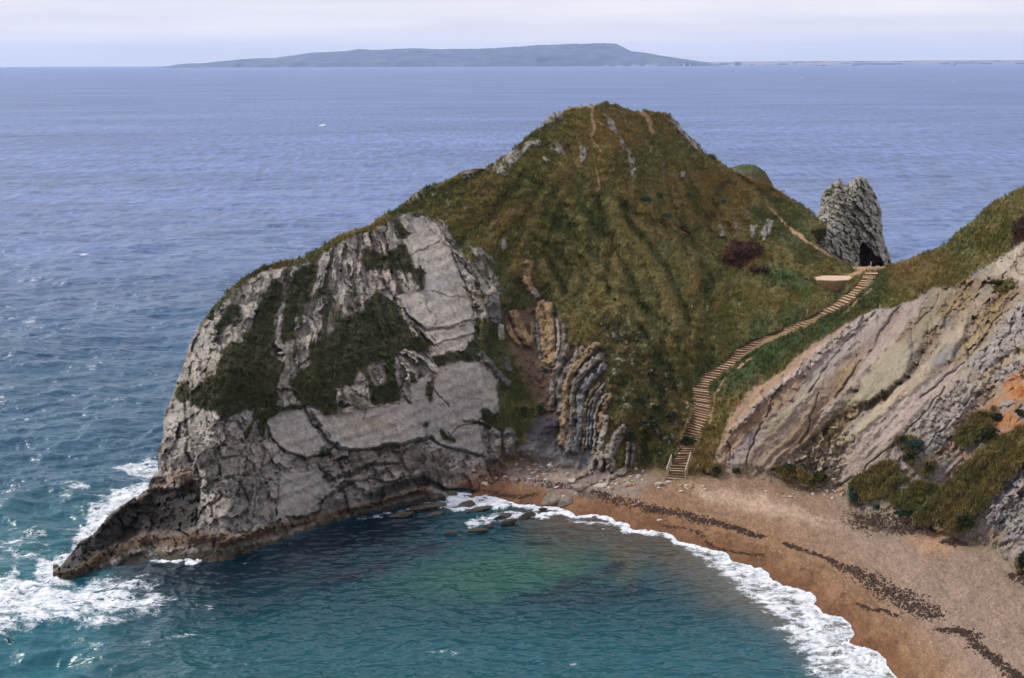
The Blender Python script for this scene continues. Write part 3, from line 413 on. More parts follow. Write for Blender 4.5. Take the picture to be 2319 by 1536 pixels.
dk = (hol * .97); tip = pmask(Z1([(60, 1260), (200, 1040), (480, 820), (560, 800), (620, 900), (500, 1100), (200, 1330)]), 14, 8)
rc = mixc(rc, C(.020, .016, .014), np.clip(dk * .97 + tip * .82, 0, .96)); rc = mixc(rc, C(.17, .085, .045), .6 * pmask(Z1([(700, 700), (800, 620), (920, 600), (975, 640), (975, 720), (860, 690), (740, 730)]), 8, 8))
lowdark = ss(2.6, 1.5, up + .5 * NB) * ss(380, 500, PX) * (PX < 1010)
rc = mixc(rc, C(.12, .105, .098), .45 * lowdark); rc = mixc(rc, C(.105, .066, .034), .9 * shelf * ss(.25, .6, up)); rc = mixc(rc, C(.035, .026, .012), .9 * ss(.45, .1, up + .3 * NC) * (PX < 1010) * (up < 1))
rc = mixc(rc, C(.15, .12, .10), .6 * pmask(Z1([(1700, 500), (2000, 470), (2280, 440), (2560, 520), (2560, 640), (2230, 600), (1960, 640), (1800, 700)]), 8, 10))
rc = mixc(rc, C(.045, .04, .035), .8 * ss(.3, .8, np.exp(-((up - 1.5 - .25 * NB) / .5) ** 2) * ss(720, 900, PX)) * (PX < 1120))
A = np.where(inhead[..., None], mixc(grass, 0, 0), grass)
outr = mixc(C(.26, .235, .20) * (1 + .4 * NC + .2 * ND)[..., None], C(.06, .05, .028), .9 * ss(-.02, .3, n2(q + .3 * PX, r * .45, 7, 4, 71., .65)))
A = mixc(A, 0, 0); A = A * (1 - outc[..., None]) + outr * outc[..., None]
A = mixc(A, C(.12, .11, .11), .5 * dark_mix * ss(-.1, .3, NB))
st_c = C(.33, .30, .26) * (1 + .3 * ND)[..., None]; A = A * (1 - stones[..., None]) + st_c * stones[..., None]
sc_c = mixc(C(.12, .078, .05) * (1 + .3 * NC + .3 * ND)[..., None], C(.062, .052, .058), ss(900, 960, PY + 30 * NA)); sc_c = mixc(sc_c, C(.135, .125, .125), ss(985, 1030, PY + 14 * NB + .15 * (1220 - PX))); sc_c = mixc(sc_c, C(.03, .045, .015), .8 * ss(.3, .5, NC + .4 * NB) * (PY < 940))
A = A * (1 - scree[..., None]) + sc_c * scree[..., None]
oc_c = mixc(C(.34, .225, .12) * (1 + .5 * NC + .3 * ND + .4 * NB)[..., None], C(.14, .10, .07), .8 * ss(0, .4, n2(PX, PY * .25, 7, 3, 4.)));
A = A * (1 - ochre[..., None]) + oc_c * ochre[..., None]
BT = np.array([(.20, .175, .148), (.215, .15, .085), (.17, .168, .17), (.27, .24, .195), (.12, .11, .105), (.27, .175, .09)])[bedt]
BT = BT * (1 + .45 * NC + .35 * ND + .35 * NB)[..., None] * (.75 + .5 * id4)[..., None]; BT = mixc(BT, C(.09, .065, .045), .7 * ss(.1, .45, n2(PX, PY * .5, 6, 3, 44.)))
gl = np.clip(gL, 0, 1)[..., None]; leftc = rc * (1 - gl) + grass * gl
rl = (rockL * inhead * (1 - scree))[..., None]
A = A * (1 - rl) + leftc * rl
A = A * (1 - bedm[..., None]) + BT * bedm[..., None]
# clay
cs = sC / 1000; cl = np.zeros(PX.shape + (3,)) + C(.34, .265, .225)
kx = np.interp(sC, [1880, 1905, 1925, 1950, 1990, 2030, 2070, 2120, 2160, 2200, 2250, 2290, 2340, 2400, 2480, 2560, 2700], [0, 1, 2, 3, 4, 5, 6, 3, 5, 7, 4, 6, 7, 3, 4, 3, 3])
pal = [(.27, .155, .07), (.30, .165, .075), (.235, .195, .18), (.315, .25, .215), (.23, .16, .105), (.26, .22, .145), (.29, .232, .20), (.18, .12, .062)]
for c_i in range(3): cl[..., c_i] = np.interp(kx + .9 * rill, range(8), [p[c_i] for p in pal])
cl = cl * (1 - .88 * clm[..., None]) + clcol * .88 * np.array([1.22, 1.15, 1.06]); cl = mixc(cl, C(.37, .31, .28), .35 * ss(.1, .5, rr)); cl = mixc(cl, C(.16, .125, .09), .55 * ss(.1, .5, -rill2 + .3 * NC)); cl = mixc(cl, C(.36, .26, .10), .55 * ss(.2, .5, n2(sC, rC * .15, 30, 4, 81.)))
cl = mixc(cl, C(.19, .20, .215), .6 * ss(.15, .45, n2(sC, rC * .3, 46, 4, 91.)) * (PX > 2050)); cl = mixc(cl, C(.075, .055, .04), brk * (.6 * ss(.08, 0, e5) + .5 * ss(.08, 0, e6)) * ss(-.3, .3, NB)); cl = cl * (1 + brk * (.35 * (id6 - .5) + .2 * (id5 - .5)))[..., None]; cl = mixc(cl, C(.24, .17, .07), .0 * pmask(Z5([(1750, 800), (1900, 780), (2230, 780), (2280, 900), (2100, 1100), (1850, 1250), (1600, 1330), (1560, 1300), (1700, 1100)]), 14, 16) * ss(-.2, .25, NB))
cl = cl * (1 + .2 * NC + .14 * ND + .12 * W3)[..., None]
cl = mixc(cl, C(.40, .165, .045), .85 * orange * ss(-.35, .15, NB + .4 * NC)); cl = mixc(cl, C(.32, .08, .02), .8 * orange * ss(.1, .5, n2(PX, PY, 30, 3, 13.))); cl = mixc(cl, C(.09, .06, .04), np.clip(crm, 0, .8))
A = A * (1 - (clay * (~inhead))[..., None]) + cl * (clay * (~inhead))[..., None]
stonyr = ss(.25, .5, stl2 + .3 * NB) * (~inhead) * (1 - clay) * ss(150, 90, np.hypot(PX - 1620, (PY - 960)))
A = mixc(A, C(.26, .17, .095), stonyr * .85)
shc = mixc(grass * .95, C(.085, .065, .026), .4 * ss(-.2, .4, n2(sC, rC * .4, 20, 3, 2.2)))
A = A * (1 - shrub[..., None]) + shc * shrub[..., None]
# beach
bc = np.zeros(PX.shape + (3,)) + C(.22, .122, .060)
bc = mixc(bc, C(.15, .068, .028), ss(75, 15, sdS + 25 * NB + 8 * NC)); bc = mixc(bc, C(.27, .20, .165), .8 * ss(85, 190, sdS + 30 * NA) * ss(1800, 2000, PX + 0 * PY)); bc = mixc(bc, C(.235, .16, .11), .6 * ss(70, 130, sdS + 30 * NB))
bc = mixc(bc, C(.42, .295, .215), .85 * pmask([(1560, 1110), (1650, 1110), (1750, 1130), (1850, 1165), (1915, 1180), (1860, 1190), (1780, 1175), (1700, 1155), (1600, 1135)], 14, 12)); bc = mixc(bc, C(.40, .22, .11), .6 * pmask([(2060, 1215), (2120, 1205), (2180, 1240), (2120, 1260), (2060, 1240)], 12, 12))
bc = mixc(bc, C(.21, .19, .18), .55 * pmask([(1160, 1040), (1300, 1060), (1480, 1080), (1440, 1130), (1280, 1120), (1120, 1080)], 14, 14))
bc = bc * (1 + .42 * ND + .32 * NC + .25 * NB + .15 * n2(sdS * 3, PX * .3 + PY * .2, 26, 3, 8.))[..., None]
wrk = n2(PX, PY, 2.6, 2, 77.); bc = mixc(bc, C(.50, .43, .36), .5 * ss(.3, .6, wrk) * ss(20, 60, sdS)); bc = mixc(bc, C(.07, .04, .025), .55 * ss(.35, .6, -wrk))
bc = mixc(bc, C(.105, .058, .032), .75 * ss(12, 0, sdS)); bc = mixc(bc, C(.045, .022, .015), seaw * .9)
A = A * (1 - wb[..., None]) + bc * wb[..., None]
tc_ = C(.37, .23, .125) * (1 + .2 * ND)[..., None]
tcm = np.clip(trails, 0, 1) * (1 - wb); A = A * (1 - tcm[..., None]) + tc_ * tcm[..., None]
A = mixc(A, C(.28, .18, .10), flat * .8)
A = np.clip(A, .004, .75)

# ------------------------------------------------------------------ materials
def mat(name): m = bpy.data.materials.new(name); m.use_nodes = True; return m, m.node_tree, m.node_tree.nodes['Principled BSDF']
def noisemat(name, c1, c2, scale=3, rough=.9, bump=.3, bscale=None, metallic=0, spec=.3):
    m, t, b = mat(name); tc = N(t, 'ShaderNodeTexCoord'); n = N(t, 'ShaderNodeTexNoise'); n.inputs['Scale'].default_value = scale; n.inputs['Detail'].default_value = 6
    r_ = N(t, 'ShaderNodeValToRGB'); r_.color_ramp.elements[0].color = (*c1, 1); r_.color_ramp.elements[1].color = (*c2, 1); r_.color_ramp.elements[0].position = .3; r_.color_ramp.elements[1].position = .7
    l = t.links.new; l(tc.outputs['Object'], n.inputs[0]); l(n.outputs[0], r_.inputs[0]); l(r_.outputs[0], b.inputs['Base Color'])
    if bump:
        bn = N(t, 'ShaderNodeBump'); bn.inputs['Strength'].default_value = bump; bn.inputs['Distance'].default_value = .1; n3 = N(t, 'ShaderNodeTexNoise'); n3.inputs['Scale'].default_value = bscale or scale * 3; n3.inputs['Detail'].default_value = 5
        l(tc.outputs['Object'], n3.inputs[0]); l(n3.outputs[0], bn.inputs['Height']); l(bn.outputs[0], b.inputs['Normal'])
    b.inputs['Roughness'].default_value = rough; b.inputs['Specular IOR Level'].default_value = spec; return m
def landmat(name, spec=.25, fine=9.0, dist=.25):
    m, t, b = mat(name); l = t.links.new
    at = N(t, 'ShaderNodeAttribute', attribute_name='ground_kind'); tc = N(t, 'ShaderNodeTexCoord')
    n = N(t, 'ShaderNodeTexNoise'); n.inputs['Scale'].default_value = fine; n.inputs['Detail'].default_value = 7; n.inputs['Roughness'].default_value = .65
    mr = N(t, 'ShaderNodeMapRange'); mr.inputs['From Min'].default_value = .3; mr.inputs['From Max'].default_value = .7; mr.inputs['To Min'].default_value = .68; mr.inputs['To Max'].default_value = 1.3
    vm = N(t, 'ShaderNodeVectorMath', operation='MULTIPLY'); l(tc.outputs['Object'], n.inputs[0]); l(n.outputs[0], mr.inputs[0]); l(at.outputs['Color'], vm.inputs[0]); l(mr.outputs[0], vm.inputs[1]); l(vm.outputs[0], b.inputs['Base Color'])
    bn = N(t, 'ShaderNodeBump'); bn.inputs['Strength'].default_value = .8; bn.inputs['Distance'].default_value = dist
    n3 = N(t, 'ShaderNodeTexNoise'); n3.inputs['Scale'].default_value = 3.1; n3.inputs['Detail'].default_value = 9; n3.inputs['Roughness'].default_value = .68
    l(tc.outputs['Object'], n3.inputs[0]); l(n3.outputs[0], bn.inputs['Height']); l(bn.outputs[0], b.inputs['Normal'])
    b.inputs['Roughness'].default_value = .88; b.inputs['Specular IOR Level'].default_value = spec; return m
M_land = landmat('rock_and_turf'); M_beach = landmat('shingle', .35, 14., .12); M_clay = landmat('clay_and_turf')

def tag(o, label=None, cat=None, group=None, kind=None):
    if label: o['label'] = label
    if cat: o['category'] = cat
    if group: o['group'] = group
    if kind: o['kind'] = kind
    return o
def mesh_np(name, V, Q, m, cols=None, smooth=True, parent=None, tri=False):
    me = bpy.data.meshes.new(name); k = 3 if tri else 4
    me.vertices.add(len(V)); me.vertices.foreach_set('co', np.ascontiguousarray(V, np.float32).ravel())
    me.loops.add(len(Q) * k); me.loops.foreach_set('vertex_index', np.ascontiguousarray(Q, np.int32).ravel())
    me.polygons.add(len(Q)); me.polygons.foreach_set('loop_start', np.arange(0, len(Q) * k, k, dtype=np.int32))
    me.update(calc_edges=True); me.polygons.foreach_set('use_smooth', np.full(len(Q), smooth))
    if cols:
        for an, c in cols.items():
            a = me.color_attributes.new(an, 'FLOAT_COLOR', 'POINT'); c4 = np.ones((len(V), 4), np.float32); c = np.asarray(c)
            c4[:, :3] = c if c.ndim == 2 else c[:, None]; a.data.foreach_set('color', c4.ravel())
    me.materials.append(m); o = bpy.data.objects.new(name, me); COL.objects.link(o)
    if parent: o.parent = parent
    return o
# ------------------------------------------------------------------ terrain meshes
H_, W_ = PX.shape; idx = np.arange(H_ * W_).reshape(H_, W_)
okq = dom[:-1, :-1] & dom[1:, :-1] & dom[:-1, 1:] & dom[1:, 1:]
Qall = np.stack([idx[:-1, :-1], idx[1:, :-1], idx[1:, 1:], idx[:-1, 1:]], -1)
cls = np.where(wb > .5, 2, np.where(inhead, 0, 1))[:-1, :-1]
PWf = PW.reshape(-1, 3); Af = A.reshape(-1, 3)
def back_skirt(V, Q, Cc):
    """give an open view-facing sheet a real far side that falls to below sea level"""
    E = np.concatenate([Q[:, [0, 1]], Q[:, [1, 2]], Q[:, [2, 3]], Q[:, [3, 0]]]); key = np.sort(E, 1); k = key[:, 0].astype(np.int64) * (len(V) + 1) + key[:, 1]
    _, inv, cnt = np.unique(k, return_inverse=True, return_counts=True); B = E[cnt[inv] == 1]
    bv = np.unique(B); mp_ = np.full(len(V), -1); mp_[bv] = np.arange(len(bv)); P = V[bv]; n0 = len(V); VV = [V]; QQ = [Q]; CCc = [Cc]
    h = P[:, :2] / np.linalg.norm(P[:, :2], axis=1)[:, None]; base = P[:, 2]; prev = bv; col = Cc[bv]
    for i, (back, drop) in enumerate([(.5, .16), (1.5, .45), (3.5, 1.2), (6.5, 3.2), (10, 7.5), (14, 15), (18, 26), (24, 60)]):
        n = P.copy(); n[:, :2] += h * back; n[:, 2] = np.maximum(base - drop - .25 * back, -3 - i * .1); st = n0 + i * len(bv)
        VV.append(n); CCc.append(col * .9); ids = st + np.arange(len(bv)); a, b = mp_[B[:, 0]], mp_[B[:, 1]]
        pa, pb_ = (prev[a], prev[b]); QQ.append(np.stack([pb_, pa, ids[a], ids[b]], -1)); prev = ids
    return np.concatenate(VV), np.concatenate(QQ), np.concatenate(CCc)
def sub(V, Q, Cc):
    u, inv = np.unique(Q, return_inverse=True); return V[u], inv.reshape(Q.shape), Cc[u]
Qok = Qall[okq]; ck = cls[okq]
Vs, Qs, Cs = back_skirt(PWf, Qok, Af)
nq = len(Qok)
cx_ = Vs[Qs[nq:, 0], 0] / np.maximum(Vs[Qs[nq:, 0], 1], 1) 
ck = np.concatenate([ck, np.where(cx_ > (1975 - CX) / F, 1, 0)])
for k, (nm, mt) in enumerate([('headland', M_land), ('hillside', M_clay), ('beach', M_beach)]):
    v, q_, c_ = sub(Vs, Qs[ck == k], Cs); o = mesh_np(nm, v, q_, mt, {'ground_kind': c_}); tag(o, kind='structure')
tag(bpy.data.objects['headland'], 'grey limestone headland with turf slopes curving round the cove'); tag(bpy.data.objects['hillside'], 'bare clay cliff under a grassy hill beside the beach'); tag(bpy.data.objects['beach'], 'orange shingle beach around the cove')
def ground(px, py):
    j = min(max(np.searchsorted(ys, py), 1), H_ - 1); i = min(max(np.searchsorted(xs, px), 1), W_ - 1); return PW[j, i].copy()
# ------------------------------------------------------------------ sea: one sheet to the horizon
hy = lambda px: 141 + 0  # eye level
wx = np.concatenate([np.arange(-900, -60, 40), np.arange(-60, 2380, 2.0), np.arange(2380, 3300, 40)])
# rows: photo rows under eye level, denser towards the camera
dep = np.concatenate([[7.25, 7.8, 8.6, 9.5, 10.6, 11.8, 13, 14.3], np.arange(15.6, 60, 1.5), np.arange(60, 1430, 2.0), np.arange(1430, 2100, 30)])
GX, GD_ = np.meshgrid(wx, dep)
ang_ = np.arctan(GD_ / F / 1.0)  # use level camera frame for rows: exact ground distances
# real rows: depth angle below horizontal at image centre
py_ = CY + F * np.tan(np.arctan((GD_ + 141 - CY) / F))
dy_ = np.tan(R(PITCH) + np.arctan((py_ - CY) / F)); WY = CAMH / np.maximum(dy_, 1e-4)
# widths along the row
WXx = (GX - CX) / F * (WY * math.cos(R(PITCH)) + CAMH * math.sin(R(PITCH)))
def project(X, Y, Z):
    v = np.stack([X, Y, Z - CAMH], -1) @ MCN; return CX + F * v[..., 0] / -v[..., 2], CY - F * v[..., 1] / -v[..., 2]
QX, QY = project(WXx, WY, np.zeros_like(WXx))
dS, _ = sdist(SHORE, QX, QY, False); _, inl = sdist(poly_land, QX, QY)
shore_s = np.where(inl & (dS > 60), 400., np.where(inl, -dS, dS))
spY = np.gradient(WY, axis=0); spY = np.abs(spY); spX = np.abs(np.gradient(WXx, axis=1))
cove = ss(-20, 130, (QX - 330) * .35 + (QY - 1290)) * ss(250, 480, QX + .5 * (QY - 1300)) * ss(1090, 1140, QY) * ss(-20, 30, QY - np.interp(QX, [0, 130, 300, 1000, 1100], [1400, 1330, 1180, 1060, 1000]))     # sheltered water
zw = np.zeros_like(WY)
r2 = np.random.default_rng(5)
wxr = WXx * math.cos(R(14)) + WY * math.sin(R(14)); wyr = -WXx * math.sin(R(14)) + WY * math.cos(R(14)); wpx = 6 * fbm(WXx / 40, WY / 40, zw + 3., 2); wpy = 5 * fbm(WXx / 34, WY / 34, zw + 9., 2)
for k, (lam, am, an) in enumerate([(21, .8, 2.), (11.5, .75, 1.9), (6.4, .62, 1.8), (3.9, .42, 1.7), (2.3, .25, 1.7), (1.35, .15, 1.7), (.8, .08, 1.6)]):
    vis = ss(.8, .3, spY / lam) * ss(.8, .3, spX / lam); c_, s_ = math.cos(.25 * math.sin(k * 2.1)), math.sin(.25 * math.sin(k * 2.1)); u_ = (wxr + wpx) * c_ - (wyr + wpy) * s_; v_ = (wxr + wpx) * s_ + (wyr + wpy) * c_
    h_ = fbm(u_ / lam / an + k * 7.7, v_ / lam + k * 3.3, zw * 0 + k * 5.1 + .3, 2, .5, True)
    zw += am * (h_ - h_.mean()) * vis * (1 - cove * (.96 if lam > 5 else .62 if lam > 2.5 else .35 if lam > 1 else .7))
zw *= ss(0, 60, shore_s + 25) * .9 + .1
far = ss(300, 2500, WY)
# foam density
def wblob(P, soft, warp=14, sc=30, seed=1.): 
    P = np.asarray(P, float); m = np.zeros(QX.shape, np.float32); s = (QX > P[:, 0].min() - 90) & (QX < P[:, 0].max() + 90) & (QY > P[:, 1].min() - 90) & (QY < P[:, 1].max() + 90)
    a, b = QX[s], QY[s]; d, ins = sdist(P, a, b); m[s] = ss(-soft, soft, np.where(ins, d, -d) + warp * n2(a, b, sc, 4, seed, .6)); return m
fo = np.zeros_like(QX)
bw = np.interp(QX, [1000, 1060, 1150, 1260, 1300, 1350, 1400, 1440, 1500, 1560, 1640, 1700, 1800, 1900, 2000, 2100], [22, 16, 13, 18, 6, 18, 26, 12, 26, 24, 50, 90, 130, 160, 170, 180])
nz = n2(QX, QY, 60, 3, 4.4)
beachside = (QX > 1010)
dn = np.clip(shore_s / (bw * .62 * (1 + .5 * nz)), -1, 3)
fo = np.where(beachside, (.88 + .25 * nz + .18 * n2(QX, QY * 1.6, 16, 3, 5.5)) * ss(1.0, .15, dn), 0)
fo = np.maximum(fo, beachside * (1.15 + .5 * n2(QX, QY, 30, 2, 9.)) * ss(6, 0, shore_s) * ss(-3.0, 0, shore_s + 2.5))
fo = np.maximum(fo, ss(1440, 1600, QX) * .76 * ss(1.9, .7, dn))
fo = np.maximum(fo, (.9 + .25 * n2(QX, QY * 1.8, 26, 4, 7.7)) * wblob([(-60, 1290), (60, 1300), (130, 1322), (230, 1340), (330, 1352), (420, 1368), (330, 1392), (200, 1405), (90, 1420), (-60, 1440)], 26, 22))
fo = np.maximum(fo, .72 * wblob([(-60, 1330), (100, 1300), (330, 1310), (420, 1370), (360, 1395), (250, 1440), (80, 1450), (-60, 1470)], 30, 22))
fo = np.maximum(fo, (.9 + .25 * n2(QX, QY * 1.8, 26, 4, 7.7)) * wblob([(60, 1310), (90, 1260), (150, 1230), (180, 1170), (230, 1130), (290, 1105), (350, 1100), (340, 1150), (260, 1210), (190, 1260), (130, 1330)], 20, 16))
fo = np.maximum(fo, .8 * wblob([(240, 1050), (290, 1030), (390, 1030), (390, 1100), (300, 1080)], 14, 14)); fo = np.maximum(fo, .66 * wblob([(100, 1112), (150, 1100), (230, 1112), (170, 1125)], 9, 9))
fo = np.maximum(fo, .55 * wblob([(-60, 1200), (60, 1180), (150, 1160), (120, 1290), (-60, 1320)], 40, 30)); fo = np.maximum(fo, .5 * wblob([(60, 1290), (200, 1120), (360, 1070), (360, 1130), (200, 1260)], 40, 26))
for P, m in [([(330, 1262), (386, 1264), (470, 1256), (500, 1262), (440, 1276), (350, 1272)], .95), ([(790, 1176), (900, 1150), (1010, 1128), (1020, 1150), (900, 1165), (800, 1185)], .62), ([(950, 1135), (1010, 1128), (1090, 1130), (1110, 1155), (1030, 1160), (980, 1150)], .78), ([(1070, 1130), (1130, 1128), (1170, 1148), (1120, 1160), (1060, 1150)], .9), ([(1040, 1180), (1150, 1158), (1230, 1152), (1170, 1178), (1060, 1200)], .72), ([(1200, 1170), (1250, 1150), (1275, 1160), (1230, 1182)], .95), ([(1000, 1212), (1030, 1205), (1028, 1218)], .9),
             ([(1280, 1172), (1400, 1182), (1420, 1200), (1340, 1200), (1290, 1186)], .6), ([(930, 1478), (1000, 1470), (1060, 1482), (980, 1492)], .5), ([(1240, 1505), (1310, 1495), (1340, 1503), (1270, 1512)], .5), ([(300, 1450), (400, 1436), (470, 1420), (440, 1445), (330, 1466)], .48), ([(130, 1462), (230, 1455), (240, 1475), (150, 1478)], .5), ([(420, 1372), (480, 1366), (490, 1385), (430, 1388)], .55), ([(500, 1500), (640, 1490), (560, 1512)], .35)]: fo = np.maximum(fo, m * wblob(P, 7, 8, 14, 3.3))
capn = n2(WXx * .55 + WY * .1, WY * 1.1, 9, 3, 8.3, .55); capz = ss(.52, .66, capn + .12 * n2(WXx, WY, 160, 2, 4.)) * (1 - cove) * ss(120, 150, WY)
fo = np.maximum(fo, .55 * capz * ss(1500, 500, WY))
r3 = np.random.default_rng(9)
for k in range(34):   # distant breaking crests
    yy = 170 + 900 * r3.random() ** 1.6; xx = r3.random() * 2319; 
    if k == 0: xx, yy = 730, 284
    if k == 1: xx, yy = 190, 576
    w_ = (5 + yy / 110) * (1.7 if k < 2 else r3.uniform(.5, 1.0)); e = np.abs((QX - xx) / w_) ** 2 + np.abs((QY - yy + (QX - xx) * .12) / (w_ * .16 + .8)) ** 2; fo = np.maximum(fo, np.exp(-e) * (1.0 if k < 2 else .8))
fo *= ss(-26, -12, shore_s)
# water body colour (depths and shallows, plus a painted cliff reflection)
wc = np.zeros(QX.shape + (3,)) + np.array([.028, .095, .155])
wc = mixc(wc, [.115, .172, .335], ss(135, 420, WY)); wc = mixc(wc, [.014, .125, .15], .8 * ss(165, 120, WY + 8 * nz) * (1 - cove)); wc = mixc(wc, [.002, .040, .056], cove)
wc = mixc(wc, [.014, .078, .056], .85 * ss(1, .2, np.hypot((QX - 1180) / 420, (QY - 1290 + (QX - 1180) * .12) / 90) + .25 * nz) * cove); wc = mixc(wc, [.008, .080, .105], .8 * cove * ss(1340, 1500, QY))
wc = mixc(wc, [.001, .009, .018], .95 * ss(170, 40, shore_s + 30 * nz) * ss(1050, 900, QX) * ss(150, 330, QX) * ss(-12, 12, QY - np.interp(QX, [p[0] for p in SHORE[1:]], [p[1] for p in SHORE[1:]])) * ss(1120, 1190, QY + .25 * (QX - 400))); wc = mixc(wc, [.085, .062, .038], .75 * ss(150, 20, shore_s + 40 * nz) * ss(1120, 1250, QX)); wc = mixc(wc, [.11, .12, .10], .8 * ss(150, 10, shore_s) * ss(1500, 1700, QX))  # near-black along the cliff foot: the rock's reflection painted into the water
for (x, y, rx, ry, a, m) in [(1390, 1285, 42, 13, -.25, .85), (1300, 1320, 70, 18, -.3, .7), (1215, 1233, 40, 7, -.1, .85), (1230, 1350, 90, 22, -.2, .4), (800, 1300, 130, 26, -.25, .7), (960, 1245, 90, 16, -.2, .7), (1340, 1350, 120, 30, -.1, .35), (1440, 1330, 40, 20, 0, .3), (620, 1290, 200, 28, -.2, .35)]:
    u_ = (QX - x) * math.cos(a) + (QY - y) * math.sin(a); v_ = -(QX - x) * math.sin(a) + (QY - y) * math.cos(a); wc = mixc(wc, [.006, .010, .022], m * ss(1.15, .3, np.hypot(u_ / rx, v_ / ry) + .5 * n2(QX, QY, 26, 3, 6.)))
zw = zw + .13 * np.clip(fo, 0, 1) * ss(.55, 1, fo) * (1 + n2(QX, QY, 9, 3, 3.))
VW = np.stack([WXx, WY, zw], -1).reshape(-1, 3); ii = np.arange(VW.shape[0]).reshape(WXx.shape)
hid = shore_s < -1e6; okw = ~(hid[:-1, :-1] & hid[1:, 1:] & hid[:-1, 1:] & hid[1:, :-1] & (QY[:-1, :-1] > 1040))
QW = np.stack([ii[:-1, :-1], ii[:-1, 1:], ii[1:, 1:], ii[1:, :-1]], -1)[okw][:, ::-1]
m, t, b = mat('sea_water'); l = t.links.new; tc = N(t, 'ShaderNodeTexCoord'); a1 = N(t, 'ShaderNodeAttribute', attribute_name='body_and_reflection'); a2 = N(t, 'ShaderNodeAttribute', attribute_name='foam_amount')
def mapn(sc, nscale, det=5, rough=.55, rot=0):
    mp = N(t, 'ShaderNodeMapping'); mp.inputs['Scale'].default_value = sc; mp.inputs['Rotation'].default_value = (0, 0, rot); n = N(t, 'ShaderNodeTexNoise'); n.inputs['Scale'].default_value = nscale; n.inputs['Detail'].default_value = det; n.inputs['Roughness'].default_value = rough
    l(tc.outputs['Object'], mp.inputs[0]); l(mp.outputs[0], n.inputs[0]); return n
nb1 = mapn((.6, 1, 1), .95, 2.6, .5, R(12)); nb2 = mapn((.45, 1, 1), .12, 6, .6, R(8)); nb3 = mapn((.45, 1, 1), .008, 5, .6, R(3))
def math_(op, a, b_, c=None):
    n = N(t, 'ShaderNodeMath', operation=op)
    for i_, v in enumerate([a, b_, c]):
        if v is None: continue
        if hasattr(v, 'is_output') or not isinstance(v, (int, float)): l(v, n.inputs[i_])
        else: n.inputs[i_].default_value = v
    return n.outputs[0]
sp3 = N(t, 'ShaderNodeSeparateXYZ'); l(tc.outputs['Object'], sp3.inputs[0]); dr_ = N(t, 'ShaderNodeMapRange'); dr_.inputs['From Min'].default_value = 140; dr_.inputs['From Max'].default_value = 700; l(sp3.outputs[1], dr_.inputs[0]); dn_ = N(t, 'ShaderNodeMapRange'); dn_.inputs['From Min'].default_value = 120; dn_.inputs['From Max'].default_value = 230; dn_.inputs['To Min'].default_value = .08; l(sp3.outputs[1], dn_.inputs[0]); nbm = mapn((.55, 1, 1), .035, 5, .6, R(-4)); hsum = math_('ADD', math_('ADD', math_('MULTIPLY', nb1.outputs[0], .62), math_('MULTIPLY', dn_.outputs[0], math_('MULTIPLY', nb2.outputs[0], 4.2))), math_('MULTIPLY', dn_.outputs[0], math_('ADD', math_('MULTIPLY', nbm.outputs[0], 13.), math_('MULTIPLY', nb3.outputs[0], 9.))))
bn = N(t, 'ShaderNodeBump'); bn.inputs['Strength'].default_value = 1; bn.inputs['Distance'].default_value = .55; l(hsum, bn.inputs['Height'])
# lace foam
wv = N(t, 'ShaderNodeVectorMath', operation='ADD'); nw = mapn((1, 1, 1), .9, 4, .6); wm = N(t, 'ShaderNodeVectorMath', operation='SCALE'); wm.inputs['Scale'].default_value = 1.9; l(nw.outputs['Color'], wm.inputs[0]); l(tc.outputs['Object'], wv.inputs[0]); l(wm.outputs[0], wv.inputs[1])
mp2 = N(t, 'ShaderNodeMapping'); mp2.inputs['Scale'].default_value = (.75, 1.05, 1); l(wv.outputs[0], mp2.inputs[0])
vo = N(t, 'ShaderNodeTexVoronoi', feature='DISTANCE_TO_EDGE'); vo.inputs['Scale'].default_value = 2.6; l(mp2.outputs[0], vo.inputs['Vector'])
vo2 = N(t, 'ShaderNodeTexVoronoi', feature='DISTANCE_TO_EDGE'); vo2.inputs['Scale'].default_value = 1.0; l(mp2.outputs[0], vo2.inputs['Vector'])
fn = mapn((.6, 1, 1), .8, 6, .65)
lace = math_('ADD', math_('MINIMUM', math_('MULTIPLY', vo.outputs[0], 1.3), math_('MULTIPLY', vo2.outputs[0], .8)), math_('MULTIPLY', math_('SUBTRACT', fn.outputs[0], .5), 1.1))
thr = math_('SUBTRACT', math_('MULTIPLY', a2.outputs['Fac'], .66), .405)
fm = N(t, 'ShaderNodeMapRange'); fm.inputs['From Min'].default_value = -.10; fm.inputs['From Max'].default_value = .10; l(math_('SUBTRACT', thr, lace), fm.inputs[0]); fm.clamp = True
cm = N(t, 'ShaderNodeMix', data_type='RGBA'); nsp = mapn((.42, .045, 1), 1, 4, .7); nsm = N(t, 'ShaderNodeMapRange'); nsm.inputs['From Min'].default_value = .35; nsm.inputs['From Max'].default_value = .65; nsm.inputs['To Min'].default_value = .55; nsm.inputs['To Max'].default_value = 1.5; l(nsp.outputs[0], nsm.inputs[0]); nsx = N(t, 'ShaderNodeMix'); l(dr_.outputs[0], nsx.inputs[0]); nsx.inputs[2].default_value = 1.; l(nsm.outputs[0], nsx.inputs[3])  # light and dark of distant wavelets painted into the water colour as speckle
mr = N(t, 'ShaderNodeMapRange'); mr.inputs['From Min'].default_value = .35; mr.inputs['From Max'].default_value = .65; mr.inputs['To Min'].default_value = .84; mr.inputs['To Max'].default_value = 1.16; l(nb3.outputs[0], mr.inputs[0])
vm = N(t, 'ShaderNodeVectorMath', operation='MULTIPLY'); l(a1.outputs['Color'], vm.inputs[0]); l(mr.outputs[0], vm.inputs[1])
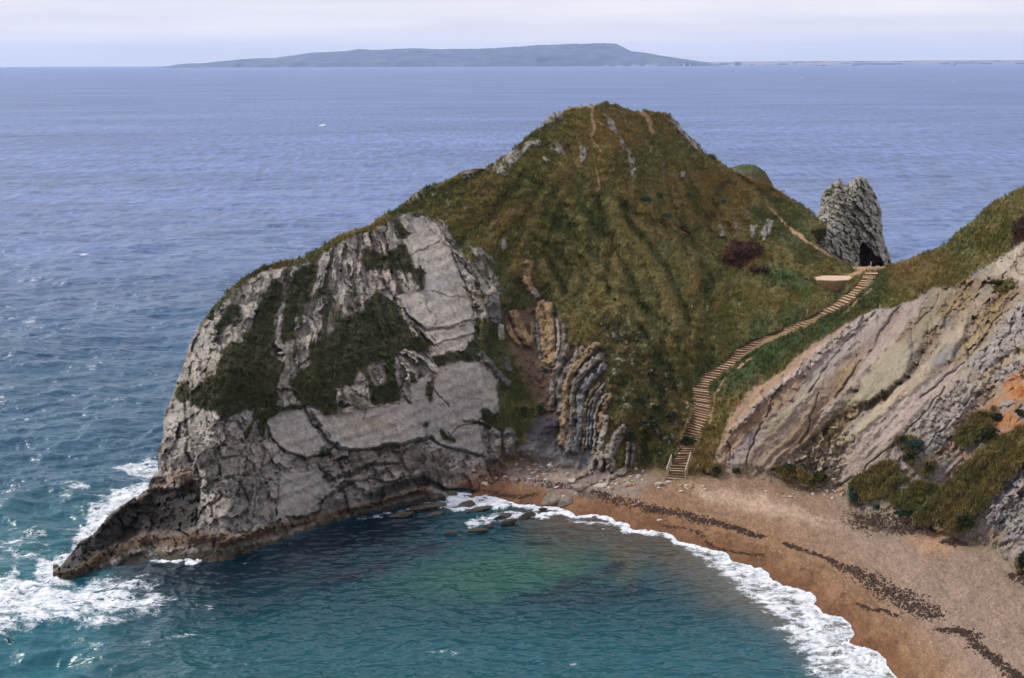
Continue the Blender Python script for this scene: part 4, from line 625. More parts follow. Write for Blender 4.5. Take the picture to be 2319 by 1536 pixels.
l(fm.outputs[0], cm.inputs['Factor']); vm3 = N(t, 'ShaderNodeVectorMath', operation='SCALE'); l(vm.outputs[0], vm3.inputs[0]); l(nsx.outputs[0], vm3.inputs['Scale']); l(vm3.outputs[0], cm.inputs[6]); fcn = mapn((1, 1, 1), 1.7, 5, .7); fr = N(t, 'ShaderNodeValToRGB'); fr.color_ramp.elements[0].position = .35; fr.color_ramp.elements[1].position = .6; fr.color_ramp.elements[0].color = (.42, .50, .55, 1); fr.color_ramp.elements[1].color = (.82, .82, .86, 1); l(fcn.outputs[0], fr.inputs[0]); l(fr.outputs[0], cm.inputs[7])
l(cm.outputs[2], b.inputs['Base Color']); l(bn.outputs[0], b.inputs['Normal']); b.inputs['IOR'].default_value = 1.33
l(math_('ADD', math_('MULTIPLY', fm.outputs[0], .6), math_('ADD', math_('ADD', .10, math_('MULTIPLY', N(t, 'ShaderNodeAttribute', attribute_name='swell').outputs['Fac'], .19)), math_('MULTIPLY', dr_.outputs[0], math_('MULTIPLY', nsx.outputs[0], .22)))), b.inputs['Roughness'])
sea = mesh_np('sea', VW, QW, m, {'body_and_reflection': wc.reshape(-1, 3), 'foam_amount': fo.reshape(-1), 'swell': (1 - cove).reshape(-1)}); tag(sea, 'blue green sea reaching the horizon with white foam', kind='structure')

# ------------------------------------------------------------------ pinnacle behind the saddle
PIN = [(1830, 560), (1836, 528), (1845, 515), (1849, 486), (1858, 468), (1858, 450), (1862, 440), (1869, 429), (1878, 420), (1887, 414), (1894, 409), (1901, 404), (1906, 408), (1909, 417), (1916, 418), (1924, 411), (1930, 409), (1937, 401), (1946, 397), (1955, 400), (1962, 404), (1968, 414), (1976, 425), (1985, 443), (1990, 458), (1998, 475), (1996, 493), (1999, 510), (2000, 529), (2005, 551), (2016, 576), (2019, 594), (2024, 640), (2024, 700), (1830, 700)]
px1 = np.arange(1826, 2034, 1.3); py1 = np.arange(392, 702, 1.3); AX, AY = np.meshgrid(px1, py1)
d1, in1 = sdist(PIN, AX + 2 * n2(AX, AY, 9, 3, 2.), AY + 2 * n2(AX, AY, 9, 3, 6.))
rad = np.sqrt(np.clip(d1, 0, 45) / 45.); Yp = 214 - np.where(in1, 6.5 * rad, 0) - ss(1960, 1850, AX) * ss(450, 570, AY) * 12
base = at_Y(AX, AY, Yp); qa = AX + (AY - 500) * -.35; 
w2_ = fbm(base[..., 0] / 1.4, base[..., 1] / 1.4, base[..., 2] / 1.4, 4, .6); n_a = n2(AX, AY, 8, 3, 3.); _, ea, ia, ga = voro(qa / 15 + .25 * n_a, AY / 17 + .25 * n_a, 31); _, eb, ib, gb = voro(qa / 6.5 + .25 * n_a, AY / 8 + .25 * n_a, 37)
cave = np.zeros(AX.shape); dcv, icv = sdist([(1950, 620), (1944, 580), (1948, 558), (1955, 548), (1964, 556), (1974, 566), (1982, 578), (1994, 582), (2002, 600), (2004, 625)], AX + 3 * n_a, AY); cave = ss(-1, 3, np.where(icv, dcv, -dcv))
Dp = .6 * (ia - .5) + .3 * (ib - .5) + 1.1 * ga + .5 * gb - .3 * ss(.14, 0, ea) - .15 * ss(.14, 0, eb) + .6 * w2_ + .5 * n2(qa, AY * .3, 8, 3, 5.) - 6.0 * cave * ss(0, .9, cave) * (1 + .4 * n_a)
dr = rays(AX, AY); tp = (Yp / dr[..., 1]) - Dp * ss(-2, 5, np.where(in1, d1, 0)) / np.linalg.norm(dr, axis=-1); VP = dr * tp[..., None]; VP[..., 2] += CAMH
cp = np.array([.30, .275, .23]) * (1 + .35 * n_a + .3 * w2_)[..., None] * (.8 + .4 * ib)[..., None]; cp = mixc(cp, [.085, .07, .045], np.clip(.7 * ss(.09, 0, ea) + .5 * ss(.08, 0, eb), 0, .85)); cp = mixc(cp, [.06, .065, .03], .7 * ss(.3, .55, n2(AX, AY, 16, 4, 8.)))
cp = mixc(cp, [.10, .06, .035], .5 * cave); ip = np.arange(AX.size).reshape(AX.shape); ok1 = in1[:-1, :-1] & in1[1:, :-1] & in1[:-1, 1:] & in1[1:, 1:]
v, q_, c_ = sub(VP.reshape(-1, 3), np.stack([ip[:-1, :-1], ip[1:, :-1], ip[1:, 1:], ip[:-1, 1:]], -1)[ok1], np.clip(cp, .01, .7).reshape(-1, 3)); v, q_, c_ = back_skirt(v, q_, c_)
tag(mesh_np('rock_pinnacle', v, q_, M_land, {'ground_kind': c_}), 'tall grey limestone pinnacle with a dark cave behind the saddle', 'rock')
# green knoll behind the right ridge
KN = [(1640, 400), (1648, 384), (1660, 376), (1686, 371), (1708, 373), (1722, 379), (1734, 388), (1743, 402), (1751, 420), (1760, 460), (1640, 460)]
kx1 = np.arange(1636, 1766, 1.6); ky1 = np.arange(366, 462, 1.6); AX, AY = np.meshgrid(kx1, ky1); d1, in1 = sdist(KN, AX + 1.5 * n2(AX, AY, 7, 3, 2.), AY + 1.5 * n2(AX, AY, 7, 3, 5.))
Yp = 224 - 7 * np.sqrt(np.clip(d1, 0, 40) / 40) + .5 * n2(AX, AY, 10, 4, 4.); v = at_Y(AX, AY, Yp); nk = n2(AX, AY, 7, 4, 4.)
ck_ = mixc(np.array([.055, .075, .02]) * (1 + .6 * nk)[..., None], [.12, .10, .08], ss(12, 4, np.abs(AY - 400 - (AX - 1700) * .35) + 8 * nk) * ss(-.2, .2, nk)); ck_ = mixc(ck_, [.12, .07, .025], ss(388, 400, AY + .0 * AX) * .5)
ip = np.arange(AX.size).reshape(AX.shape); ok1 = in1[:-1, :-1] & in1[1:, :-1] & in1[:-1, 1:] & in1[1:, 1:]; v, q_, c_ = sub(v.reshape(-1, 3), np.stack([ip[:-1, :-1], ip[1:, :-1], ip[1:, 1:], ip[:-1, 1:]], -1)[ok1], np.clip(ck_, .01, .6).reshape(-1, 3)); v, q_, c_ = back_skirt(v, q_, c_)
tag(mesh_np('knoll', v, q_, M_land, {'ground_kind': c_}), 'small green knoll behind the right ridge', kind='structure')

# ------------------------------------------------------------------ grass tufts
def tufts(mask, n, name, label, size=(.22, .5), seed=3, blades=5, tint=1.):
    rg = np.random.default_rng(seed); area = np.abs(mask) * 1.0; p = area.ravel().astype(float); p /= p.sum(); ch = rg.choice(p.size, n, p=p)
    base = PWf[ch] + rg.normal(0, .05, (n, 3)); colr = Af[ch] * rg.uniform(.75, 1.5, (n, 1)) * tint
    V = []; Cc = []
    for k in range(blades):
        a = rg.random(n) * 6.283; h = rg.uniform(*size, n); w = h * rg.uniform(.10, .2, n); lean = rg.normal(0, .35, (n, 2)) * h[:, None] + np.array([.10, -.05]) * h[:, None]
        off = rg.normal(0, .12, (n, 2)); b0 = base.copy(); b0[:, :2] += off; b0[:, 2] -= .08
        s = np.stack([np.cos(a) * w, np.sin(a) * w, np.zeros(n)], -1); tip = b0.copy(); tip[:, :2] += lean; tip[:, 2] += h + .08
        V.append(np.stack([b0 - s, b0 + s, tip], 1)); Cc.append(np.repeat(colr[:, None], 3, 1) * rg.uniform(.8, 1.25, (n, 1, 1)))
    V = np.concatenate(V).reshape(-1, 3); Cc = np.concatenate(Cc).reshape(-1, 3); o = mesh_np(name, V, np.arange(len(V)).reshape(-1, 3), M_tuft, {'ground_kind': np.clip(Cc, .004, .4)}, smooth=False, tri=True); tag(o, label, kind='stuff')
M_tuft, t, b = mat('grass_blades'); at = N(t, 'ShaderNodeAttribute', attribute_name='ground_kind'); t.links.new(at.outputs['Color'], b.inputs['Base Color']); b.inputs['Roughness'].default_value = .8; b.inputs['Specular IOR Level'].default_value = .15
vis = dom & (wb < .3) & (PX < 2380)
bare = np.clip(np.maximum.reduce([outc, scree, bedm, trails, flat, stones]), 0, 1)
gm = vis * np.where(inhead, (1 - rockL) + .0, 1 - clay) * (1 - bare)
tufts(gm * (.15 + ss(-.1, .35, NB + .4 * NA)), 60000, 'grass', 'rough brown green grass covering the headland slopes', (.12, .34), 3, 5, 1.65)
tufts(gm * (PY > 260), 5200, 'tussock_grass', 'straw coloured tussocks standing out of the headland turf', (.28, .5), 13, 9, 1.75)
tufts(vis * gL * rockL * (PX > 400) * (1 - bedm), 14000, 'ledge_grass', 'dark turf growing on the cliff ledges', (.10, .25), 4, 4, 1.15)
tufts(vis * shrub * (~inhead) * (.1 + ss(-.25, .2, NB + .4 * NC)), 26000, 'scrub', 'brown green scrub at the foot of the clay cliff', (.12, .32), 5, 5, 1.45)
HAZE = 3.6e-5
# ------------------------------------------------------------------ object builders
def mk(name, verts, faces, m, parent=None, smooth=False):
    me = bpy.data.meshes.new(name); me.from_pydata([tuple(map(float, v)) for v in verts], [], faces); me.update()
    if smooth: me.polygons.foreach_set('use_smooth', [True] * len(me.polygons))
    me.materials.append(m); o = bpy.data.objects.new(name, me); COL.objects.link(o)
    if parent: o.parent = parent
    return o
def empty(name, loc):
    o = bpy.data.objects.new(name, None); o.location = tuple(map(float, loc)); COL.objects.link(o); bpy.context.view_layer.update(); return o
def prism(poly, z0, z1, org):
    n = len(poly); v = [(p[0] - org[0], p[1] - org[1], z0 - org[2]) for p in poly] + [(p[0] - org[0], p[1] - org[1], z1 - org[2]) for p in poly]
    return v, [tuple(range(n))[::-1], tuple(range(n, 2 * n))] + [(i, (i + 1) % n, n + (i + 1) % n, n + i) for i in range(n)]
def bar(a, b, w, h, org):
    a, b, org = map(lambda p: np.array(p, float), (a, b, org)); d = b - a; d /= np.linalg.norm(d); up_ = np.array([0, 0, 1.]); 
    if abs(d[2]) > .9: up_ = np.array([1., 0, 0])
    s = np.cross(d, up_); s /= np.linalg.norm(s); u = np.cross(s, d); v = [p + i * s * w / 2 + j * u * h / 2 - org for p in (a, b) for i, j in ((-1, -1), (1, -1), (1, 1), (-1, 1))]
    return v, [(0, 1, 2, 3), (7, 6, 5, 4), (0, 4, 5, 1), (1, 5, 6, 2), (2, 6, 7, 3), (3, 7, 4, 0)]
M_tread = noisemat('tread_gravel', (.42, .27, .15), (.62, .44, .28), 3, .95, .4, 12); M_tread2 = noisemat('tread_earth', (.26, .16, .09), (.48, .31, .18), 3, .95, .4, 12); M_riser = noisemat('riser_timber', (.09, .055, .035), (.17, .105, .065), 4, .9, .3); M_rail = noisemat('weathered_rail', (.33, .26, .19), (.46, .38, .29), 5, .85, .2)
# staircase
NS = 92; tS = np.linspace(0, len(STL) - 1, NS + 1); acc = [0]
for k in range(1, len(STL)): acc.append(acc[-1] + math.hypot(((STL[k][0] + STR_[k][0]) - (STL[k - 1][0] + STR_[k - 1][0])) / 2 * .42, ((STL[k][1] + STR_[k][1]) - (STL[k - 1][1] + STR_[k - 1][1])) / 2))
tS = np.interp(np.linspace(0, acc[-1], NS + 1), acc, range(len(STL)))
Li = lambda Q_, i, c: np.interp(i, range(len(Q_)), [p[c] for p in Q_])
zS = np.interp(tS, range(len(STL)), SZ)
o0 = at_Z(np.array((STL[0][0] + STR_[0][0]) / 2), np.array((STL[0][1] + STR_[0][1]) / 2.), SZ[0])
stair = empty('staircase', o0); tag(stair, 'long wooden staircase climbing from the beach to the grassy saddle', 'staircase')
LP = [at_Z(np.array(Li(STL, i, 0)), np.array(Li(STL, i, 1)), z) for i, z in zip(tS, zS)]; RP = [at_Z(np.array(Li(STR_, i, 0)), np.array(Li(STR_, i, 1)), z) for i, z in zip(tS, zS)]
for k in range(NS):
    a, b_, c, d = LP[k], RP[k], RP[k + 1], LP[k + 1]; z = zS[k]; j = random.uniform(-.06, .06)
    e1_ = (d - a); e1_[2] = 0; n_ = np.linalg.norm(e1_) + 1e-6; e2_ = c - b_; e2_[2] = 0
    back = lambda p, e: p + e * 1.0
    fr = -(e1_ + e2_) / 2; fr /= np.linalg.norm(fr) + 1e-6; lat = (b_ - a); lat[2] = 0; lat /= np.linalg.norm(lat)
    w = random.uniform(-.2, .2); a2_, b2_ = a + lat * w + fr * random.uniform(-.07, .07), b_ + lat * random.uniform(-.2, .2) + fr * random.uniform(-.07, .07)
    v, f = prism([a2_, b2_, back(b2_, e2_), back(a2_, e1_)], z - .5, z + j, o0); s = mk('step', v, f, M_tread if random.random() < .6 else M_tread2, stair)
    v, f = bar(a2_ + fr * .045 + np.array([0, 0, -.115 + j]) - lat * .12, b2_ + fr * .045 + np.array([0, 0, -.115 + j]) + lat * .12, .08, .26, o0); mk('riser_board', v, f, M_riser, s)
for nm, PP, t0, t1 in (('handrail', STL, 0, 1.15), ('handrail', STR_, 0, 1.9)):
    i0, i1 = t0, t1; za, zb_ = np.interp(i0, range(len(SZ)), SZ), np.interp(i1, range(len(SZ)), SZ); pa = at_Z(np.array(Li(PP, i0, 0)), np.array(Li(PP, i0, 1)), za); pb = at_Z(np.array(Li(PP, i1, 0)), np.array(Li(PP, i1, 1)), zb_); sgn = -1 if PP is STL else 1
    pa[0] += sgn * .12; pb[0] += sgn * .12; up_ = np.array([0, 0, .95]); v, f = bar(pa + up_, pb + up_, .12, .10, o0); rl_ = mk('handrail', v, f, M_rail, stair)
    for u in (0, .33, .66, 1): p = pa * (1 - u) + pb * u; v, f = bar(p - np.array([0, 0, .6]), p + up_ * .96, .11, .11, o0); mk('post', v, f, M_rail, rl_)
# terrace platform
M_ter = noisemat('terrace_surface', (.50, .34, .23), (.66, .48, .35), 2, .95, .2); M_terw = noisemat('terrace_wall', (.17, .095, .055), (.30, .18, .105), 1.6, .95, .6, 5)
TP = [(1838, 630), (1852, 625), (1896, 625.5), (1942, 626), (1921, 634.5), (1888, 636.5), (1853, 634.5)]
tp3 = [at_Z(np.array(float(x)), np.array(float(y)), 18.0) for x, y in TP]; v, f = prism(tp3[::-1], 15.0, 17.93, tp3[0]); te = empty('lookout_terrace', tp3[0]); mk('retaining_wall', v, f, M_terw, te)
cxy = sum(tp3) / len(tp3); v, f = prism([cxy + (p - cxy) * 1.02 for p in tp3][::-1], 17.933, 18.06, tp3[0]); mk('terrace_surface', v, f, M_ter, te); tag(te, 'flat pale sandy terrace with a brown retaining wall below the saddle', 'terrace')
# little posts
posts = [((1936.6, 607), 11, 'thin wooden post left of the saddle path beside the pinnacle foot'), ((1941.3, 602), 8, 'short wooden post just right of the thin saddle path post'), ((1971.5, 603), 10, 'wooden post in front of the cave mouth on the saddle'), ((2008, 600), 8, 'wooden post at the right end of the saddle skyline'), ((1827, 712), 9, 'lone grey post in the grass above the middle of the staircase'), ((1566, 702), 9, 'lone pale post in the grass bowl left of the staircase'), ((1602, 702), 9, 'pale post in the grass bowl, nearer the staircase')]
for (p, hpx, lb) in posts:
    g = ground(*p); hh = hpx / F * g[1] * 1.0; e = empty('wooden_post', g); v, f = bar(g - np.array([0, 0, .3]), g + np.array([0.02, 0, hh]), .13, .13, g); mk('shaft', v, f, M_rail, e); v, f = bar(g + np.array([0.02, 0, hh]), g + np.array([0.02, 0, hh + .07]), .18, .18, g); mk('cap', v, f, M_rail, e); tag(e, lb, 'post', 'wooden posts on the grass')
# ------------------------------------------------------------------ rocks
def rockmesh(name, c, sx, sy, sz, rot, m, seed, flatn=.5, tilt=(0, 0)):
    rg = np.random.default_rng(seed); import bmesh; bm = bmesh.new(); bmesh.ops.create_icosphere(bm, subdivisions=4, radius=1)
    co = np.array([v.co[:] for v in bm.verts]); planes = rg.normal(size=(11, 3)); planes /= np.linalg.norm(planes, axis=1)[:, None]; hs = rg.uniform(.5, .9, 11)
    for p, h in zip(planes, hs): dd = co @ p; ov = np.maximum(dd - h, 0); co -= ov[:, None] * p * .95
    co *= (1 + .30 * fbm(co[:, 0] * 1.7 + seed, co[:, 1] * 1.7, co[:, 2] * 1.7, 5, .6))[:, None]; co = co * np.array([sx, sy, sz])
    cr, sr = math.cos(rot), math.sin(rot); tx, ty = tilt; co[:, 2] += co[:, 0] * tx + co[:, 1] * ty; co = np.stack([co[:, 0] * cr - co[:, 1] * sr, co[:, 0] * sr + co[:, 1] * cr, co[:, 2]], -1)
    for v, q2 in zip(bm.verts, co): v.co = q2
    me = bpy.data.meshes.new(name); bm.to_mesh(me); bm.free(); me.polygons.foreach_set('use_smooth', [True] * len(me.polygons)); me.materials.append(m); o = bpy.data.objects.new(name, me); o.location = tuple(map(float, c)); COL.objects.link(o); return o
M_pale = noisemat('pale_stone', (.34, .29, .24), (.55, .50, .44), 1.5, .9, .6, 4); M_grey = noisemat('grey_stone', (.15, .125, .09), (.34, .30, .24), 1.2, .9, .7, 4); M_och = noisemat('ochre_stone', (.36, .20, .11), (.52, .33, .2), 1.5, .9, .5); M_wet = noisemat('weedy_wet_rock', (.022, .019, .010), (.085, .07, .035), 1.2, .5, .9, 4, spec=.5)
def zz4(x, y): return Z4([(x, y)])[0]
RK = [ # zoom4 x,y, width px, height px (zoom), kind, rot, label
 (690, 1195, 150, 85, 'g', .5, 'large rounded grey boulder at the water edge of the beach'), (775, 1215, 130, 70, 'g', .7, 'grey boulder with a pale crest leaning on the large beach boulder'), (740, 1195, 95, 26, 'p', .8, 'narrow white slab standing between the two big boulders'),
 (870, 1125, 75, 45, 'g', .2, 'mid grey boulder on shingle between folded strata and big boulders'), (1010, 1112, 110, 28, 'p', .25, 'long white slab at the toe of the folded strata'), (270, 1100, 75, 38, 'p', -.4, 'pale slab lying alone on the dark shingle at left'), (505, 938, 62, 26, 'o', 0, 'pale ochre block at the foot of the grey scree'), (640, 945, 44, 26, 'o', 0, 'rounded orange block right of the pale ochre block'),
 (598, 1012, 56, 30, 'o', 0, 'broad sandy block below the scree'), (552, 1014, 36, 20, 'p', .1, 'small white block beside the broad sandy block'), (470, 1010, 80, 24, 'g', .1, 'flat grey slab left of the sandy blocks'), (540, 994, 34, 20, 'o', 0, 'small ochre stone above the white block'), (682, 980, 36, 20, 'o', .5, 'small ochre stone at the right of the scree foot'), (660, 1012, 60, 16, 'g', .6, 'thin grey slab pointing to the folded strata'), (955, 1028, 36, 16, 'o', 0, 'small orange stone on the strata toe'),
 (1225, 1008, 26, 26, 'p', 0, 'upright white stone at the end of the strata ribs'), (1268, 1024, 24, 28, 'p', 0, 'white stone at the grass foot left of the staircase'), (1240, 1055, 46, 24, 'p', 0, 'squarish pale stone below the upright white stone'), (1195, 1058, 30, 18, 'p', 0, 'small pale stone left of the squarish stone'), (820, 1085, 70, 26, 'p', .3, 'pale flat rock at the tip of the strata toe'), (725, 1122, 54, 22, 'p', .5, 'pale slab above the big boulders'), (860, 1165, 40, 18, 'p', 0, 'flat white stone below the mid grey boulder'), (880, 1172, 24, 12, 'p', 0, 'tiny white stone beside the flat white stone'),
 (1440, 1088, 46, 20, 'p', 0, 'pale stone at the foot of the staircase'), (1505, 1112, 40, 18, 'o', 0, 'sandy stone in front of the staircase'), (1547, 1122, 34, 20, 'p', 0, 'white stone right of the staircase foot'), (1574, 1004, 22, 26, 'p', 0, 'upright pale stone beside the right handrail'), (1352, 1118, 28, 12, 'o', 0, 'small stone alone on shingle left of the staircase foot'), (1632, 1130, 22, 12, 'p', 0, 'little white stone on shingle right of the staircase'),
 (1062, 1060, 26, 46, 'p', .2, 'small standing white stone at the strata toe'), (1120, 1030, 90, 40, 'g', .3, 'grey slab at the end of the rock ribs'), (490, 890, 22, 26, 'o', 0, 'small ochre boulder at the cliff corner'), (1378, 1335, 40, 12, 'p', 0, 'wet pale stone in the swash'), (1075, 1106, 30, 14, 'p', 0, 'small white stone right of the long slab')]
WR = [(-90, 1245, 260, 30, .32, 'long low ledge awash along the cliff foot'), (-260, 1300, 200, 24, .3, 'dark ledge awash at the cliff foot, farthest from the beach'), (-30, 1290, 170, 22, .35, 'thin dark ledge awash between the cliff foot and the surf'), (240, 1265, 190, 26, .35, 'long thin ledge in the surf behind the weedy ridge'), (640, 1265, 60, 22, .3, 'small ledge where the weedy ridge meets the beach'), (230, 1400, 160, 20, .22, 'faint brown ledge in front of the rock awash'), (400, 1310, 150, 40, .35, 'low weedy rock ridge in the surf, left of a pair'), (545, 1300, 160, 50, .45, 'weedy dark rock ridge reaching into the surf'), (430, 1345, 130, 34, .3, 'low brown rock awash below the weedy ridges'), (60, 1420, 90, 26, .1, 'dark rock awash with a wave breaking over it'), (150, 1235, 180, 44, .25, 'long weedy ledge at the left end of the beach'), (60, 1170, 130, 50, .3, 'green brown ledge where cliff meets beach'), (540, 1235, 70, 20, .4, 'small weedy rock beside the foam'), (300, 1375, 90, 20, .3, 'submerged brown rock just breaking the surface')]
mats = {'g': M_grey, 'p': M_pale, 'o': M_och}
for i, (x, y, w, h, k, rot, lb) in enumerate(RK):
    p = zz4(x, y + h * .35); g = ground(*p); sc = g[1] / F / 2.7925; wx0 = w * sc / 2; hz = h * sc * .62
    o = rockmesh('boulder', g + np.array([0, .2, hz * .25]), wx0, wx0 * .7, hz, 0, mats[k], 100 + i, tilt=(rot * .6, 0)); tag(o, lb, 'boulder', 'stones lying on the beach')
for i, (x, y, w, h, rot, lb) in enumerate(WR):
    p = zz4(x, y + h * .3); g = at_Z(np.array(p[0]), np.array(p[1]), 0.12); sc = g[1] / F / 2.7925; wx0 = w * sc / 2
    o = rockmesh('tidal_rock', g + np.array([0, .3, 0]), wx0 * 1.05, wx0 * .34, h * sc * .75, rot * 1.5, M_wet, 200 + i); tag(o, lb, 'rock', 'weedy rocks in the surf')
protos = [rockmesh('stone', (0, 0, 0), 1, .8, .55, 0, m_, 700 + k) for k, m_ in enumerate([M_pale, M_och, M_pale, M_grey])]
rg_ = np.random.default_rng(77); used = set()
def scatter(n, cx, cy, rx, ry, lb, grp, s0=.10, s1=.34):
    for _ in range(n):
        x, y = cx + rg_.normal(0, rx), cy + rg_.normal(0, ry); k = int(rg_.integers(4)); o = protos[k]
        if k in used: o = o.copy(); COL.objects.link(o)
        used.add(k); g = ground(x, y); s = rg_.uniform(s0, s1) * (1 if rg_.random() < .85 else 1.7); o.location = (float(g[0]), float(g[1]), float(g[2] + s * .15)); o.scale = (s, s, s); o.rotation_euler = (0, 0, rg_.random() * 6.28); tag(o, lb, 'stone', grp)
scatter(34, 1230, 1072, 60, 10, 'small stone on the shingle between the grey scree and the water', 'small stones below the grey scree')
scatter(30, 1400, 1095, 60, 9, 'small stone at the foot of the rubble slope left of the staircase', 'small stones left of the staircase foot')
scatter(16, 1560, 1102, 30, 7, 'small stone on the sand in front of the staircase foot', 'small stones in front of the staircase')
scatter(36, 1850, 1110, 70, 8, 'small stone fallen at the foot of the clay cliff', 'small stones under the clay cliff', .1, .3)
# ------------------------------------------------------------------ seaweed
M_weed = noisemat('seaweed', (.018, .010, .007), (.075, .038, .024), 5, .6, .3)
def weed(name, pts, dens, width, label, seed, kind='stuff', cat=None):
    rg = np.random.default_rng(seed); V = []; Q_ = []
    seg = [(pts[i], pts[i + 1]) for i in range(len(pts) - 1)]
    for (a, b_) in seg:
        n = int(math.hypot(b_[0] - a[0], (b_[1] - a[1]) * 2) * dens * 2.2)
        for _ in range(n):
            u = rg.random(); wd = (a[2] * (1 - u) + b_[2] * u) * width; x = a[0] * (1 - u) + b_[0] * u + rg.normal(0, wd * 1.3); y = a[1] * (1 - u) + b_[1] * u + rg.normal(0, wd * .5)
            if float(n2(np.array([x]), np.array([y * 1.6]), 4.5, 3, 4., .7)[0]) < rg.random() * .45 - .12: continue
            g = ground(x, y); r_ = rg.uniform(.025, .085); k = 5; i0 = len(V); an = rg.random() * 6.28; st = rg.uniform(1.2, 3)
            for j in range(k):
                t_ = an + j * 6.283 / k; rr_ = r_ * rg.uniform(.5, 1.3); V.append(g + np.array([math.cos(t_) * rr_ * st * .7, math.sin(t_) * rr_, rg.uniform(.0, .05)]))
            V.append(g + np.array([0, 0, rg.uniform(.07, .17)])); Q_ += [(i0 + j, i0 + (j + 1) % k, i0 + k) for j in range(k)]
    o = mesh_np(name, np.array(V), np.array(Q_), M_weed, None, True, tri=True); tag(o, label, cat, kind=kind); return o
W6 = lambda L_: [(x / 2.239 + 1500, y / 2.239 + 850, w) for x, y, w in L_]; W4 = lambda L_: [(x / 2.7925 + 1000, y / 2.7925 + 700, w) for x, y, w in L_]
weed('seaweed', W4([(350, 1040, 4), (430, 1070, 8), (500, 1085, 5)]) , 3.2, 1., 'dark seaweed line on the shingle below the cliff corner', 1)
weed('seaweed', W4([(580, 1080, 3), (650, 1100, 7), (740, 1110, 6), (830, 1135, 4)]), 3.5, 1., 'dark seaweed line above the big boulders', 2)
weed('seaweed', W4([(950, 1150, 3), (1020, 1175, 9), (1090, 1210, 12), (1200, 1220, 10), (1290, 1255, 9), (1400, 1270, 8), (1500, 1290, 7), (1600, 1320, 8), (1700, 1350, 8), (1800, 1370, 5), (1900, 1400, 5), (2020, 1440, 4)]), 5.5, 1., 'long dark seaweed strandline along the upper beach', 3)
weed('seaweed', W6([(0, 680, 4), (80, 700, 5), (200, 740, 9), (290, 755, 5), (390, 780, 3), (430, 800, 7), (500, 820, 3)]), 4.0, 1., 'dark seaweed band in the middle of the beach', 4)
weed('seaweed', W6([(620, 850, 3), (660, 870, 4), (720, 888, 2), (840, 930, 2), (900, 965, 6), (960, 990, 10), (1040, 1030, 12), (1100, 1070, 15), (1180, 1120, 16), (1260, 1160, 16), (1330, 1190, 14), (1390, 1230, 10)]), 6.5, 1., 'broad dark seaweed band across the right of the beach', 5)
weed('seaweed', W6([(1400, 1290, 5), (1480, 1290, 8), (1560, 1310, 8), (1590, 1370, 7), (1660, 1420, 7), (1720, 1470, 6), (1800, 1530, 6), (1900, 1600, 8)]), 5.0, 1., 'dark seaweed line at the lower right corner of the beach', 6)
weed('seaweed', W6([(985, 1160, 2), (1060, 1190, 4), (1120, 1190, 3), (1180, 1220, 3)]) , 2.5, 1., 'thin seaweed scraps below the broad band', 7)
weed('seaweed', W4([(130, 1140, 3), (260, 1150, 3), (400, 1180, 5), (500, 1190, 4), (600, 1160, 3)]), 3.0, 1., 'seaweed scraps on the dark wet shingle at left', 8)
weed('seaweed', W6([(0, 765, 3), (90, 770, 3), (180, 790, 3), (250, 870, 3), (420, 905, 3), (520, 910, 3)]), 1.3, 1., 'thin seaweed scraps near the swash', 9)
weed('seaweed', W6([(1000, 720, 14), (1100, 740, 22), (1200, 750, 22), (1300, 760, 10)]), 22, 1., 'red brown seaweed heap below the scrub', 10)
weed('seaweed', W6([(1415, 845, 3), (1470, 840, 9), (1530, 855, 4)]), 12, 1., 'small dark seaweed heap by the clay cliff foot', 11)
weed('seaweed', W6([(1690, 868, 2), (1740, 850, 3), (1790, 830, 2)]), 6, 1., 'short seaweed line under the grey clay', 12)
weed('seaweed', W6([(1760, 1010, 4), (1834, 1040, 9), (1900, 1050, 9)]), 8, 1., 'dark seaweed at the right edge of the beach', 13)
# ------------------------------------------------------------------ shrubs: leaf clumps
M_leaf = noisemat('shrub_leaves', (.016, .026, .010), (.062, .072, .022), 1.3, .7, 0)
M_leaf2 = noisemat('bramble_leaves', (.035, .016, .012), (.10, .045, .03), 1.3, .7, 0); M_leafg = noisemat('bluegreen_leaves', (.02, .05, .035), (.05, .11, .075), 2, .7, 0)
M_stem = noisemat('shrub_stem', (.06, .045, .03), (.12, .09, .06), 4, .9, .2)
def bush(px, py, w, h, label, seed, m=None, group='shrubs on the clay cliff and slopes'):
    rg = np.random.default_rng(seed); g = ground(px, py + h * .4); sc = g[1] / F; rx, rz = w * sc / 2, h * sc * .6; n = int(220 + 26 * w); e = empty('shrub', g); V = []; Q_ = []
    cl_ = rg.normal(0, .42, (9, 3)) * np.array([rx, rx * .7, rz * .5]) + np.array([0, 0, rz * .7]); cr_ = rg.uniform(.4, .7, 9)
    for _ in range(n):
        k = rg.integers(9); d_ = rg.normal(size=3); d_ /= np.linalg.norm(d_); c = cl_[k] + d_ * cr_[k] * np.array([rx, rx * .7, rz]) * rg.uniform(.55, 1.05); s = rg.uniform(.07, .17); a = rg.normal(size=3); a /= np.linalg.norm(a); b2 = np.cross(a, rg.normal(size=3)); b2 /= np.linalg.norm(b2); i0 = len(V)
        V += [c - a * s, c + b2 * s * .55, c + a * s, c - b2 * s * .55]; Q_.append((i0, i0 + 1, i0 + 2, i0 + 3))
    mesh_np('foliage', np.array(V), np.array(Q_), m or M_leaf, None, False, parent=e); vv = []; ff = []
    for k in range(5): v, f = bar((0, 0, -.2), cl_[k], .05, .05, (0, 0, 0)); ff += [tuple(i + len(vv) for i in q_) for q_ in f]; vv += v
    mk('stem', vv, ff, M_stem, e); tag(e, label, 'shrub', group)
B6 = lambda x, y: Z6([(x, y)])[0]
